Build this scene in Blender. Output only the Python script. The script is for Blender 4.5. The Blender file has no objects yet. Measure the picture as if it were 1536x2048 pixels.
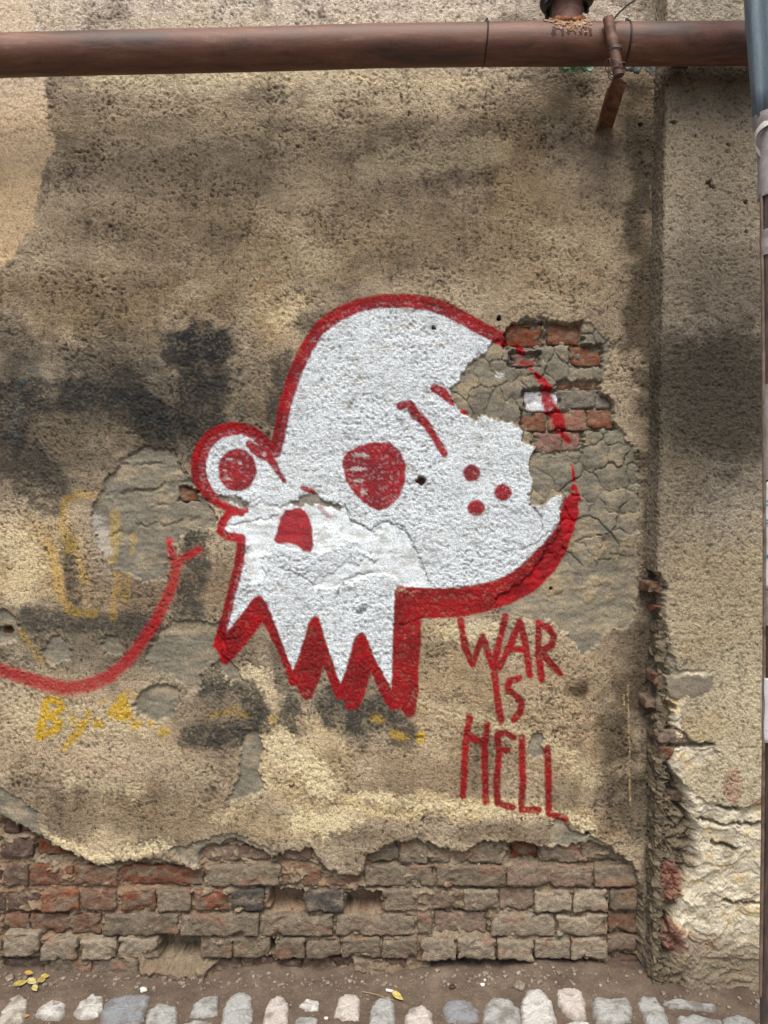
import bpy, bmesh, math, random
import numpy as np
from mathutils import Vector, Matrix

sc = bpy.context.scene
COL = sc.collection
R = math.radians
random.seed(7)

# ------------------------------------------------------------------ camera, light
D, F, H = 2.28, 1482.0, 1.42          # camera distance to the wall, focal length (photo px), eye height
cam = bpy.data.objects.new('camera', bpy.data.cameras.new('camera'))
COL.objects.link(cam)
cam.location = (0, -D, H)
cam.rotation_euler = (R(90), 0, 0)
cam.data.sensor_fit = 'VERTICAL'
cam.data.sensor_height = 24
cam.data.lens = 24 * F / 2048
cam.data.clip_start = 0.02
cam.data.clip_end = 500
sc.camera = cam

SUN_EL, SUN_AZ = R(59), R(-3)         # azimuth measured from the camera side (-y) towards +x
world = bpy.data.worlds.new('World'); sc.world = world; world.use_nodes = True
wn = world.node_tree.nodes; wl = world.node_tree.links
sky = wn.new('ShaderNodeTexSky'); sky.sky_type = 'NISHITA'; sky.sun_disc = False
sky.sun_elevation = SUN_EL; sky.sun_rotation = math.pi - SUN_AZ
sky.air_density = 1.0; sky.dust_density = 4.0; sky.ozone_density = 1.0
bg = wn['Background']; bg.inputs['Strength'].default_value = 0.07
wl.new(sky.outputs[0], bg.inputs[0])
sun = bpy.data.objects.new('sun', bpy.data.lights.new('sun', 'SUN'))
COL.objects.link(sun)
sun.data.energy = 1.5; sun.data.angle = R(38); sun.data.color = (1.0, 0.95, 0.87)
dirv = Vector((math.sin(SUN_AZ) * math.cos(SUN_EL), -math.cos(SUN_AZ) * math.cos(SUN_EL), math.sin(SUN_EL)))
sun.rotation_euler = dirv.to_track_quat('Z', 'Y').to_euler()
sun.location = (1, -3, 6)
sc.view_settings.view_transform = 'Standard'
sc.view_settings.look = 'None'
sc.view_settings.gamma = 1
sc.view_settings.use_curve_mapping = False
sc.view_settings.exposure = 1.26

# ------------------------------------------------------------------ helpers
def P(px, py, y=0.0):
    """photo pixel seen at depth plane y -> point in the place"""
    s = (D + y) / F
    return Vector(((px - 768) * s, y, H - (py - 1024) * s))

def lin(c):
    c = np.asarray(c, dtype=np.float32) / 255.0
    return np.where(c <= 0.04045, c / 12.92, ((c + 0.055) / 1.055) ** 2.4).astype(np.float32)

def tag(o, label=None, cat=None, group=None, kind=None):
    if label: o['label'] = label
    if cat: o['category'] = cat
    if group: o['group'] = group
    if kind: o['kind'] = kind
    return o

def empty(name, loc=(0, 0, 0)):
    o = bpy.data.objects.new(name, None); COL.objects.link(o); o.location = loc
    o.empty_display_size = 0.05
    return o

def link(name, me, mat=None, parent=None):
    o = bpy.data.objects.new(name, me); COL.objects.link(o)
    if mat and not me.materials: me.materials.append(mat)
    if parent:
        o.parent = parent
        o.matrix_parent_inverse = Matrix.Translation(parent.location).inverted() if parent.parent is None else Matrix.Identity(4)
    return o

# ---- noise
_rg = np.random.RandomState(11)
_perm = _rg.permutation(1024).astype(np.int32)
_ang = _rg.uniform(0, 2 * np.pi, 1024)
_gx = np.cos(_ang).astype(np.float32); _gy = np.sin(_ang).astype(np.float32)
_val = _rg.uniform(0, 1, (1024, 2)).astype(np.float32)

def pn(x, y, seed=0):
    x = np.asarray(x, np.float32); y = np.asarray(y, np.float32)
    xf = np.floor(x); yf = np.floor(y)
    xi = xf.astype(np.int32); yi = yf.astype(np.int32)
    fx = x - xf; fy = y - yf
    u = fx * fx * fx * (fx * (fx * 6 - 15) + 10); v = fy * fy * fy * (fy * (fy * 6 - 15) + 10)
    p0 = _perm[(yi + seed * 131) & 1023]; p1 = _perm[(yi + 1 + seed * 131) & 1023]
    def g(p, dx, ax, ay):
        k = _perm[(p + xi + dx) & 1023]
        return _gx[k] * ax + _gy[k] * ay
    a = g(p0, 0, fx, fy); b = g(p0, 1, fx - 1, fy)
    c = g(p1, 0, fx, fy - 1); d = g(p1, 1, fx - 1, fy - 1)
    return 1.5 * ((a + u * (b - a)) * (1 - v) + (c + u * (d - c)) * v)

def fbm(x, y, o=3, seed=0, gain=0.5):
    r = 0; a = 1; t = 0
    for i in range(o):
        r = r + a * pn(x * 2.03 ** i, y * 2.03 ** i, seed + i); t += a; a *= gain
    return r / t

def sm(a, b, x):
    t = np.clip((x - a) / (b - a), 0, 1)
    return t * t * (3 - 2 * t)

def crop(X, Y, pts, m):
    p = np.asarray(pts)
    return (X > p[:, 0].min() - m) & (X < p[:, 0].max() + m) & (Y > p[:, 1].min() - m) & (Y < p[:, 1].max() + m)

def sd_poly(X, Y, pts, m=40):
    """signed distance in px, positive inside; -m beyond the margin"""
    out = np.full(X.shape, -float(m), np.float32)
    k = crop(X, Y, pts, m)
    if not k.any(): return out
    x = X[k]; y = Y[k]; n = len(pts)
    dmin = np.full(x.shape, 1e9, np.float32); ins = np.zeros(x.shape, bool)
    for i in range(n):
        x0, y0 = pts[i]; x1, y1 = pts[(i + 1) % n]
        dx, dy = x1 - x0, y1 - y0; L = dx * dx + dy * dy + 1e-9
        t = np.clip(((x - x0) * dx + (y - y0) * dy) / L, 0, 1)
        dmin = np.minimum(dmin, (x - x0 - t * dx) ** 2 + (y - y0 - t * dy) ** 2)
        if y0 != y1:
            c = ((y0 > y) != (y1 > y)) & (x < dx * (y - y0) / dy + x0)
            ins ^= c
    out[k] = np.sqrt(dmin) * np.where(ins, 1, -1)
    return np.maximum(out, -m)

def sd_stroke(X, Y, pts, w=None, m=20):
    """pts (x,y) or (x,y,width); positive inside the stroke"""
    out = np.full(X.shape, -float(m), np.float32)
    pw = [(p[0], p[1], (p[2] if len(p) > 2 else w)) for p in pts]
    mw = max(p[2] for p in pw)
    k = crop(X, Y, [p[:2] for p in pw], m + mw)
    if not k.any(): return out
    x = X[k]; y = Y[k]
    best = np.full(x.shape, -1e9, np.float32)
    if len(pw) == 1: pw = pw * 2
    for (x0, y0, w0), (x1, y1, w1) in zip(pw, pw[1:]):
        dx, dy = x1 - x0, y1 - y0; L = dx * dx + dy * dy + 1e-9
        t = np.clip(((x - x0) * dx + (y - y0) * dy) / L, 0, 1)
        best = np.maximum(best, (w0 + (w1 - w0) * t) / 2 - np.sqrt((x - x0 - t * dx) ** 2 + (y - y0 - t * dy) ** 2))
    out[k] = best
    return np.maximum(out, -m)

def worley(X, Y, s, seed=0):
    """returns F1, F2-F1 and a cell value"""
    x = X / s; y = Y / s
    xi = np.floor(x).astype(np.int32); yi = np.floor(y).astype(np.int32)
    f1 = np.full(x.shape, 9, np.float32); f2 = f1.copy(); cid = np.zeros(x.shape, np.float32)
    for dy in (-1, 0, 1):
        for dx in (-1, 0, 1):
            k = _perm[(_perm[(yi + dy + seed * 57) & 1023] + xi + dx) & 1023]
            d = np.sqrt((xi + dx + _val[k, 0] - x) ** 2 + (yi + dy + _val[k, 1] - y) ** 2)
            n = d < f1
            f2 = np.where(n, f1, np.minimum(f2, d)); cid = np.where(n, k / 1023.0, cid); f1 = np.where(n, d, f1)
    return f1, f2 - f1, cid

def blend(col, rgb, a):
    return col + (lin(rgb) - col) * a[..., None]

# ------------------------------------------------------------------ materials
def newmat(name):
    m = bpy.data.materials.new(name); m.use_nodes = True
    nt = m.node_tree
    return m, nt, nt.nodes['Principled BSDF']

def N(nt, t, **kw):
    n = nt.nodes.new(t)
    for k, v in kw.items():
        if k in n.inputs: n.inputs[k].default_value = v
        else: setattr(n, k, v)
    return n

def noise(nt, scale, detail=3, rough=0.6, vec=None, dist=0.0):
    n = N(nt, 'ShaderNodeTexNoise'); n.inputs['Scale'].default_value = scale
    n.inputs['Detail'].default_value = detail; n.inputs['Roughness'].default_value = rough
    n.inputs['Distortion'].default_value = dist
    if vec is not None: nt.links.new(vec, n.inputs['Vector'])
    return n.outputs['Fac']

def math_(nt, op, a, b=None, c=None, clamp=False):
    n = nt.nodes.new('ShaderNodeMath'); n.operation = op; n.use_clamp = clamp
    for i, v in enumerate((a, b, c)):
        if v is None: continue
        if isinstance(v, (int, float)): n.inputs[i].default_value = v
        else: nt.links.new(v, n.inputs[i])
    return n.outputs[0]

def ramp(nt, fac, stops):
    n = nt.nodes.new('ShaderNodeValToRGB'); nt.links.new(fac, n.inputs[0])
    el = n.color_ramp.elements
    while len(el) < len(stops): el.new(0.5)
    for e, (p, c) in zip(el, stops):
        e.position = p; c = lin(c) if not isinstance(c, float) else (c, c, c)
        e.color = (float(c[0]), float(c[1]), float(c[2]), 1)
    return n.outputs['Color']

def mix(nt, fac, a, b, mode='MIX'):
    n = nt.nodes.new('ShaderNodeMix'); n.data_type = 'RGBA'; n.blend_type = mode
    for s, v in ((0, fac), (6, a), (7, b)):
        if isinstance(v, (int, float)): n.inputs[s].default_value = v
        elif isinstance(v, tuple): n.inputs[s].default_value = (*[float(q) for q in lin(v)], 1)
        else: nt.links.new(v, n.inputs[s])
    return n.outputs[2]

def bump(nt, h, strength, dist, bsdf, prev=None):
    b = nt.nodes.new('ShaderNodeBump'); b.inputs['Distance'].default_value = dist
    if isinstance(strength, (int, float)): b.inputs['Strength'].default_value = strength
    else: nt.links.new(strength, b.inputs['Strength'])
    nt.links.new(h, b.inputs['Height'])
    if prev is not None: nt.links.new(prev, b.inputs['Normal'])
    if bsdf is not None: nt.links.new(b.outputs[0], bsdf.inputs['Normal'])
    return b.outputs[0]

# surface whose colour (paint, dirt, layers) is stored with the geometry; grain and fine relief are procedural
m_wall, nt, bs = newmat('weathered_plaster')
ac = N(nt, 'ShaderNodeAttribute'); ac.attribute_name = 'Col'
ax = N(nt, 'ShaderNodeAttribute'); ax.attribute_name = 'aux'
sx = N(nt, 'ShaderNodeSeparateXYZ'); nt.links.new(ax.outputs['Vector'], sx.inputs[0])
tc = N(nt, 'ShaderNodeTexCoord').outputs['Object']
n1 = noise(nt, 210, 4, 0.65, tc); n2 = noise(nt, 75, 5, 0.7, tc, 0.6); n3 = noise(nt, 430, 2, 0.6, tc)
c = mix(nt, 1.0, ac.outputs['Color'], ramp(nt, n1, [(0.3, 0.6), (0.5, 1.0), (0.7, 1.3)]), 'MULTIPLY')
spk = math_(nt, 'MULTIPLY', sx.outputs['Y'], math_(nt, 'MULTIPLY_ADD', n2, -7.0, 3.3, True))
c = mix(nt, spk, c, (52, 44, 34))
nt.links.new(c, bs.inputs['Base Color'])
nt.links.new(math_(nt, 'MULTIPLY_ADD', sx.outputs['Z'], -0.42, 0.93), bs.inputs['Roughness'])
bs.inputs['Specular IOR Level'].default_value = 0.16
hh = math_(nt, 'ADD', n2, math_(nt, 'MULTIPLY_ADD', n1, 0.5, math_(nt, 'MULTIPLY', n3, 0.22)))
st = math_(nt, 'MULTIPLY_ADD', sx.outputs['X'], 0.72, 0.26)
bump(nt, hh, st, 0.010, bs)

# brick: colour stored per brick, dust and pitting procedural
m_brick, nt, bs = newmat('old_brick')
ac = N(nt, 'ShaderNodeAttribute'); ac.attribute_name = 'Col'
tc = N(nt, 'ShaderNodeTexCoord').outputs['Object']
n1 = noise(nt, 60, 5, 0.7, tc); n2 = noise(nt, 300, 3, 0.7, tc); n3 = noise(nt, 25, 4, 0.65, tc, 0.5)
c = mix(nt, 1.0, ac.outputs['Color'], ramp(nt, n2, [(0.3, 0.6), (0.5, 1.0), (0.72, 1.3)]), 'MULTIPLY')
c = mix(nt, 0.8, c, ramp(nt, n1, [(0.3, 0.6), (0.5, 1.0), (0.7, 1.25)]), 'MULTIPLY')
nt.links.new(c, bs.inputs['Base Color']); bs.inputs['Roughness'].default_value = 0.9
bs.inputs['Specular IOR Level'].default_value = 0.2
bump(nt, math_(nt, 'MULTIPLY_ADD', n2, 0.4, math_(nt, 'ADD', n1, n3)), 0.85, 0.016, bs)

def rust_mat(name, stops, rough=0.55, bs_=0.2, sc1=14, streak=(2.0, 2.0, 2.0)):
    m, nt, bs = newmat(name)
    t = N(nt, 'ShaderNodeTexCoord').outputs['Object']
    mp = N(nt, 'ShaderNodeMapping'); nt.links.new(t, mp.inputs[0]); mp.inputs['Scale'].default_value = streak
    a = noise(nt, sc1, 6, 0.7, mp.outputs[0], 0.4); b = noise(nt, 240, 3, 0.7, t)
    c = ramp(nt, a, stops)
    c = mix(nt, 0.7, c, ramp(nt, b, [(0.3, 0.7), (0.5, 1.0), (0.7, 1.25)]), 'MULTIPLY')
    nt.links.new(c, bs.inputs['Base Color'])
    nt.links.new(math_(nt, 'MULTIPLY_ADD', a, 0.35, rough - 0.15), bs.inputs['Roughness'])
    bump(nt, math_(nt, 'MULTIPLY_ADD', b, 0.4, a), bs_, 0.004, bs)
    return m
m_pipe = rust_mat('red_oxide_pipe_paint', [(0.28, (46, 36, 31)), (0.42, (78, 56, 46)), (0.5, (100, 68, 55)), (0.58, (112, 76, 61)), (0.7, (136, 108, 92))], 0.55, 0.3, 9, (0.45, 2.2, 2.2))
m_rust = rust_mat('bare_rust', [(0.3, (60, 34, 22)), (0.5, (128, 74, 44)), (0.65, (176, 130, 88)), (0.8, (205, 185, 150))], 0.85, 0.8, 30)
m_iron = rust_mat('painted_angle_iron', [(0.3, (84, 50, 42)), (0.5, (132, 74, 60)), (0.72, (150, 112, 92))], 0.6, 0.3, 18)
m_iron2 = rust_mat('weathered_angle_iron', [(0.32, (70, 46, 38)), (0.45, (112, 76, 62)), (0.56, (128, 92, 76)), (0.7, (150, 132, 110))], 0.7, 0.5, 14)
m_wire = rust_mat('wire', [(0.3, (70, 55, 45)), (0.7, (130, 112, 98))], 0.5, 0.1)
m_black = rust_mat('black_plastic', [(0.3, (22, 22, 24)), (0.7, (40, 40, 42))], 0.35, 0.05)
m_tape = rust_mat('grey_tape', [(0.3, (128, 124, 122)), (0.55, (158, 152, 150)), (0.8, (172, 168, 166))], 0.42, 0.25, 16)
m_post = rust_mat('dark_post_metal', [(0.3, (52, 46, 44)), (0.5, (82, 70, 64)), (0.75, (128, 112, 102))], 0.5, 0.25, 12, (3, 3, .6))
m_cloth = rust_mat('blue_grey_sheet', [(0.3, (84, 100, 112)), (0.55, (112, 128, 138)), (0.8, (136, 152, 160))], 0.6, 0.15, 8, (3, 3, .4))
m_green = rust_mat('green_plastic', [(0.3, (58, 100, 66)), (0.7, (120, 160, 118))], 0.4, 0.2)
m_rag = rust_mat('grey_sacking', [(0.3, (58, 66, 68)), (0.7, (120, 124, 122))], 0.8, 0.6, 40)
m_paper = rust_mat('white_paper', [(0.3, (205, 208, 210)), (0.7, (235, 236, 236))], 0.8, 0.15)
m_teal = rust_mat('teal_print', [(0.3, (60, 140, 160)), (0.7, (80, 160, 175))], 0.8, 0.05)
m_leaf = rust_mat('fallen_leaf', [(0.3, (120, 98, 44)), (0.5, (176, 158, 84)), (0.75, (196, 186, 130))], 0.6, 0.3, 40)
m_leafy = rust_mat('yellow_leaf', [(0.3, (150, 112, 44)), (0.7, (184, 148, 70))], 0.6, 0.3, 40)
m_leaf2 = rust_mat('pale_yellow_leaf', [(0.3, (128, 114, 62)), (0.5, (166, 154, 98)), (0.7, (186, 180, 140))], 0.6, 0.3, 60)
m_butt = rust_mat('cigarette_paper', [(0.3, (200, 194, 184)), (0.7, (226, 222, 214))], 0.8, 0.1)
m_twig = rust_mat('dry_stem', [(0.3, (112, 92, 62)), (0.7, (168, 148, 108))], 0.8, 0.3, 30)
m_pebble = rust_mat('pebble', [(0.3, (84, 74, 62)), (0.5, (120, 108, 94)), (0.75, (176, 168, 152))], 0.85, 0.4, 30)

m_cob, nt, bs = newmat('granite_sett')
oi = N(nt, 'ShaderNodeAttribute'); oi.attribute_name = 'Col'
tc = N(nt, 'ShaderNodeTexCoord').outputs['Object']
n1 = noise(nt, 190, 4, 0.85, tc); n2 = noise(nt, 45, 5, 0.65, tc); n3 = noise(nt, 110, 5, 0.75, tc)
c = mix(nt, 1.0, oi.outputs['Color'], ramp(nt, n1, [(0.3, 0.35), (0.45, 0.95), (0.6, 1.05), (0.72, 1.4)]), 'MULTIPLY')
c = mix(nt, math_(nt, 'MULTIPLY_ADD', n2, 4.0, -2.25, True), c, (118, 104, 88))
nt.links.new(c, bs.inputs['Base Color']); bs.inputs['Roughness'].default_value = 0.75
bump(nt, math_(nt, 'MULTIPLY_ADD', n3, 0.8, n2), 0.95, 0.014, bs)

m_dirt, nt, bs = newmat('packed_dirt')
tc = N(nt, 'ShaderNodeTexCoord').outputs['Object']
n1 = noise(nt, 9, 6, 0.65, tc); n2 = noise(nt, 160, 4, 0.7, tc); n3 = noise(nt, 420, 2, 0.6, tc); n4 = noise(nt, 45, 5, 0.7, tc)
c = ramp(nt, n1, [(0.3, (76, 63, 53)), (0.5, (94, 80, 67)), (0.7, (114, 99, 84))])
c = mix(nt, 0.8, c, ramp(nt, n2, [(0.3, 0.7), (0.5, 1.0), (0.7, 1.25)]), 'MULTIPLY')
c = mix(nt, math_(nt, 'MULTIPLY_ADD', n3, 14.0, -9.9, True), c, (178, 168, 150))
nt.links.new(c, bs.inputs['Base Color']); bs.inputs['Roughness'].default_value = 0.9
bump(nt, math_(nt, 'MULTIPLY_ADD', n2, 0.4, n4), 0.55, 0.010, bs)

# ------------------------------------------------------------------ the graffiti, in wall pixels
HEAD = [(550, 903, 21), (559, 866, 20), (571, 805, 20), (589, 750, 21), (611, 701, 22), (635, 661, 22), (672, 630, 22),
        (715, 612, 22), (758, 603, 22), (813, 602, 23), (856, 606, 24), (892, 617, 24), (929, 637, 23), (966, 658, 22), (1008, 680, 20)]
LOOP = [(548, 902, 22), (525, 881, 22), (507, 865, 22), (485, 858, 22), (464, 857, 23), (440, 863, 25), (418, 878, 27), (404, 899, 28),
        (396, 927, 29), (399, 958, 28), (412, 982, 24), (427, 998, 20), (452, 1013, 14), (482, 1026, 11)]
LIP = [(492, 1020, 12), (458, 1027, 16), (446, 1043, 17), (440, 1062, 17), (453, 1072, 17), (482, 1077, 18), (482, 1095, 19), (478, 1130, 19),
       (467, 1172, 19), (455, 1222, 19), (442, 1268, 20), (436, 1290, 22)]
def zz(l, ox, oy, s): return [(x * s + ox, y * s + oy) for x, y in l]
TEETH = zz([(165, 440), (205, 440), (213, 490), (345, 330), (375, 285), (405, 266), (432, 280), (455, 320), (500, 430), (560, 590), (605, 715),
            (640, 640), (680, 510), (700, 430), (715, 400), (738, 388), (760, 400), (775, 440), (800, 540), (840, 650), (885, 795),
            (920, 720), (950, 610), (980, 510), (1000, 493), (1020, 490), (1042, 510), (1070, 590), (1110, 680), (1150, 750), (1190, 820),
            (1195, 700), (1200, 500), (1210, 300), (1212, 235), (1235, 212), (1260, 218)], 380, 1100, .3385)
JAW_T = [(868, 1177), (923, 1175), (972, 1166), (1009, 1154), (1045, 1129), (1082, 1092), (1113, 1056), (1122, 1031), (1128, 1000)]
JAW_B = [(1146, 985), (1157, 988), (1159, 1025), (1149, 1062), (1131, 1111), (1107, 1148), (1070, 1184), (1021, 1209), (972, 1224), (911, 1236), (847, 1237)]
LOW = zz([(1365, 410), (1365, 560), (1350, 700), (1350, 850), (1340, 930), (1320, 985), (1290, 990), (1260, 960), (1240, 935), (1190, 950),
          (1150, 900), (1100, 800), (1070, 715), (1040, 830), (1000, 930), (960, 950), (925, 940), (910, 880), (870, 880), (840, 820),
          (790, 690), (760, 780), (720, 870), (690, 890), (660, 870), (630, 805), (590, 800), (560, 700), (500, 560), (430, 425),
          (330, 560), (250, 650), (210, 685), (180, 670), (165, 610), (130, 575)], 380, 1100, .3385)
JAWTEETH = TEETH + JAW_T + JAW_B + LOW
BREAK = [(1003, 676), (984, 682), (972, 707), (941, 725), (929, 744), (920, 762), (906, 777), (899, 779), (908, 805), (920, 822), (951, 842), (966, 829),
         (996, 842), (1021, 842), (1045, 860), (1045, 884), (1070, 894), (1058, 921), (1061, 952), (1067, 964), (1061, 982), (1061, 1010),
         (1088, 1013), (1104, 995), (1123, 990)]
SKULL = ([p[:2] for p in HEAD] + BREAK + list(reversed(JAW_T)) + list(reversed(TEETH[3:])) + [(450, 1270)] +
         [p[:2] for p in reversed(LIP[1:])] + [(470, 1022)] + [p[:2] for p in reversed(LOOP)])
EYE = [(684, 921), (694, 903), (721, 890), (752, 884), (779, 884), (801, 903), (812, 927), (810, 964), (798, 995), (776, 1016), (758, 1022), (733, 1010), (709, 988), (690, 958)]
NOSE = [(571, 1020), (600, 1014), (615, 1027), (625, 1056), (627, 1089), (621, 1106), (608, 1102), (592, 1091), (571, 1087), (554, 1087), (547, 1081), (556, 1056), (560, 1035)]
TAIL = [(-260, 1120, 22), (-180, 1215, 22), (-90, 1290, 22), (0, 1340, 24), (42, 1354, 26), (83, 1366, 27), (133, 1377, 28), (175, 1371, 27), (217, 1354, 26), (250, 1327, 24), (283, 1285, 23),
        (308, 1248, 22), (329, 1206, 20), (346, 1168, 19), (352, 1135, 18), (363, 1118, 16), (398, 1100, 15)]
LETTERS = {
 'W': [[(921, 1241), (930, 1294), (945, 1328), (965, 1272), (986, 1334), (1011, 1234)]],
 'A': [[(998, 1334), (1016, 1300), (1040, 1243), (1052, 1291), (1059, 1350)], [(1016, 1297), (1052, 1300)]],
 'R': [[(1077, 1247), (1076, 1300), (1083, 1358)], [(1077, 1249), (1097, 1255), (1108, 1273), (1103, 1291), (1079, 1303)], [(1083, 1306), (1119, 1346)]],
 'I': [[(989, 1345), (993, 1390), (1002, 1442)]],
 'S': [[(1038, 1356), (1019, 1361), (1014, 1376), (1028, 1388), (1043, 1405), (1040, 1426), (1028, 1439)]],
 'H': [[(939, 1434), (932, 1480), (926, 1592)], [(974, 1449), (969, 1494), (972, 1606)], [(935, 1472), (971, 1488)]],
 'E': [[(1028, 1475), (1010, 1466), (995, 1468), (998, 1510), (993, 1570), (996, 1608), (1025, 1616)], [(998, 1502), (1014, 1500)]],
 'L': [[(1044, 1474), (1044, 1524), (1046, 1570), (1043, 1620), (1077, 1620)]],
 'l': [[(1095, 1497), (1097, 1554), (1098, 1627), (1131, 1638)]],
}
LETTER_NAME = {'W': 'red spray painted letter W', 'A': 'red spray painted letter A', 'R': 'red spray painted letter R', 'I': 'red spray painted letter I',
               'S': 'red spray painted letter S', 'H': 'red spray painted letter H', 'E': 'red spray painted letter E',
               'L': 'first red spray painted letter L', 'l': 'last letter L with its foot smudged'}
BROWS = [[(498, 888, 15), (519, 905, 23), (540, 918, 15), (568, 961, 9)],
         [(800, 813, 14), (819, 807, 15), (831, 829, 21), (850, 845, 17), (868, 872, 14), (889, 907, 14)],
         [(870, 777, 19), (886, 786, 21), (905, 808, 9)],
         [(605, 976, 9), (625, 983, 11)], [(638, 1013, 9), (657, 1034, 8)]]
FRECK = [(943, 946), (1006, 985), (952, 1016)]
FRAG = [[(1037, 690, 12), (1046, 703, 15)], [(1044, 724, 7), (1068, 727, 7)], [(1073, 748, 10), (1086, 762, 16), (1100, 777, 12)], [(1092, 783, 20), (1104, 818, 28)],
        [(1116, 828, 26), (1124, 856, 24)], [(1145, 930, 6), (1150, 960, 8)], [(1149, 975, 14), (1155, 1000, 18)], [(1062, 738, 6), (1068, 742, 5)],
        [(926, 823, 9), (934, 826, 6)], [(1128, 868, 10), (1140, 880, 14)]]
GLINT = [(721, 910, 17, 5), (715, 938, 18, 5), (717, 961, 14, 4), (727, 985, 8, 7), (458, 918, 6, 3), (450, 941, 5, 2), (458, 958, 6, 3), (479, 925, 3, 4), (529, 908, 4, 5)]
YEL = [([(188, 992), (150, 990), (128, 1005), (128, 1045), (140, 1100)], 18, .5), ([(95, 1085), (112, 1130), (118, 1180), (140, 1222), (190, 1228)], 17, .55),
       ([(150, 1085), (172, 1165)], 13, .45), ([(228, 1030), (224, 1120)], 20, .4), ([(236, 1150), (226, 1235)], 14, .5), ([(266, 1070), (262, 1105)], 12, .4),
       ([(42, 1262), (82, 1325)], 11, .5), ([(255, 1150), (252, 1210)], 12, .4), ([(70, 1040), (84, 1065)], 9, .3),
       ([(94, 1402), (86, 1440), (80, 1472)], 17, .95), ([(94, 1402), (118, 1400), (124, 1418), (98, 1434), (120, 1448), (108, 1462), (84, 1470)], 15, .98),
       ([(146, 1432), (150, 1450), (166, 1452)], 10, .75), ([(178, 1430), (162, 1460), (128, 1496)], 13, .9), ([(202, 1404)], 12, .6), ([(198, 1448)], 17, .9),
       ([(226, 1425), (243, 1398), (256, 1432), (228, 1428)], 20, .98), ([(272, 1450)], 19, .95), ([(300, 1446)], 15, .6), ([(328, 1464)], 20, .6), ([(250, 1385), (275, 1392)], 12, .35),
       ([(842, 1474)], 20, .9), ([(788, 1468), (812, 1476)], 16, .6), ([(748, 1436), (762, 1440)], 16, .45), ([(428, 1430), (462, 1422), (490, 1430)], 18, .28), ([(846, 1415)], 12, .4), ([(546, 1438)], 14, .5)]
BLK = [([(400, 690), (410, 760), (405, 830), (420, 890)], 95, .8), ([(350, 700), (440, 690)], 60, .8), ([(568, 720), (560, 780), (556, 830)], 45, .72), ([(0, 800), (120, 790), (240, 800), (350, 850)], 70, .75),
       ([(0, 900), (60, 930), (100, 990)], 90, .65), ([(40, 740), (30, 880)], 60, .45), ([(250, 760), (330, 900)], 60, .65), ([(610, 650), (650, 640)], 40, .5), ([(0, 660), (60, 700)], 60, .4),
       ([(135, 1090), (140, 1160), (150, 1200)], 22, .7), ([(390, 1070), (395, 1130), (375, 1220), (380, 1240)], 50, .75), ([(60, 1240), (180, 1240), (300, 1252)], 44, .7), ([(238, 1135), (268, 1140)], 24, .6),
       ([(500, 1385), (520, 1440), (500, 1465), (430, 1475), (380, 1470)], 44, .8), ([(400, 1380), (470, 1370)], 26, .6), ([(560, 1300), (570, 1360)], 42, .55), ([(590, 1400), (570, 1440), (580, 1490)], 40, .75),
       ([(660, 1400), (680, 1440), (720, 1440), (760, 1420)], 58, .8), ([(700, 1470), (720, 1490)], 30, .5), ([(800, 1440), (806, 1470)], 50, .75), ([(440, 1330), (420, 1380)], 60, .45)]

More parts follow.
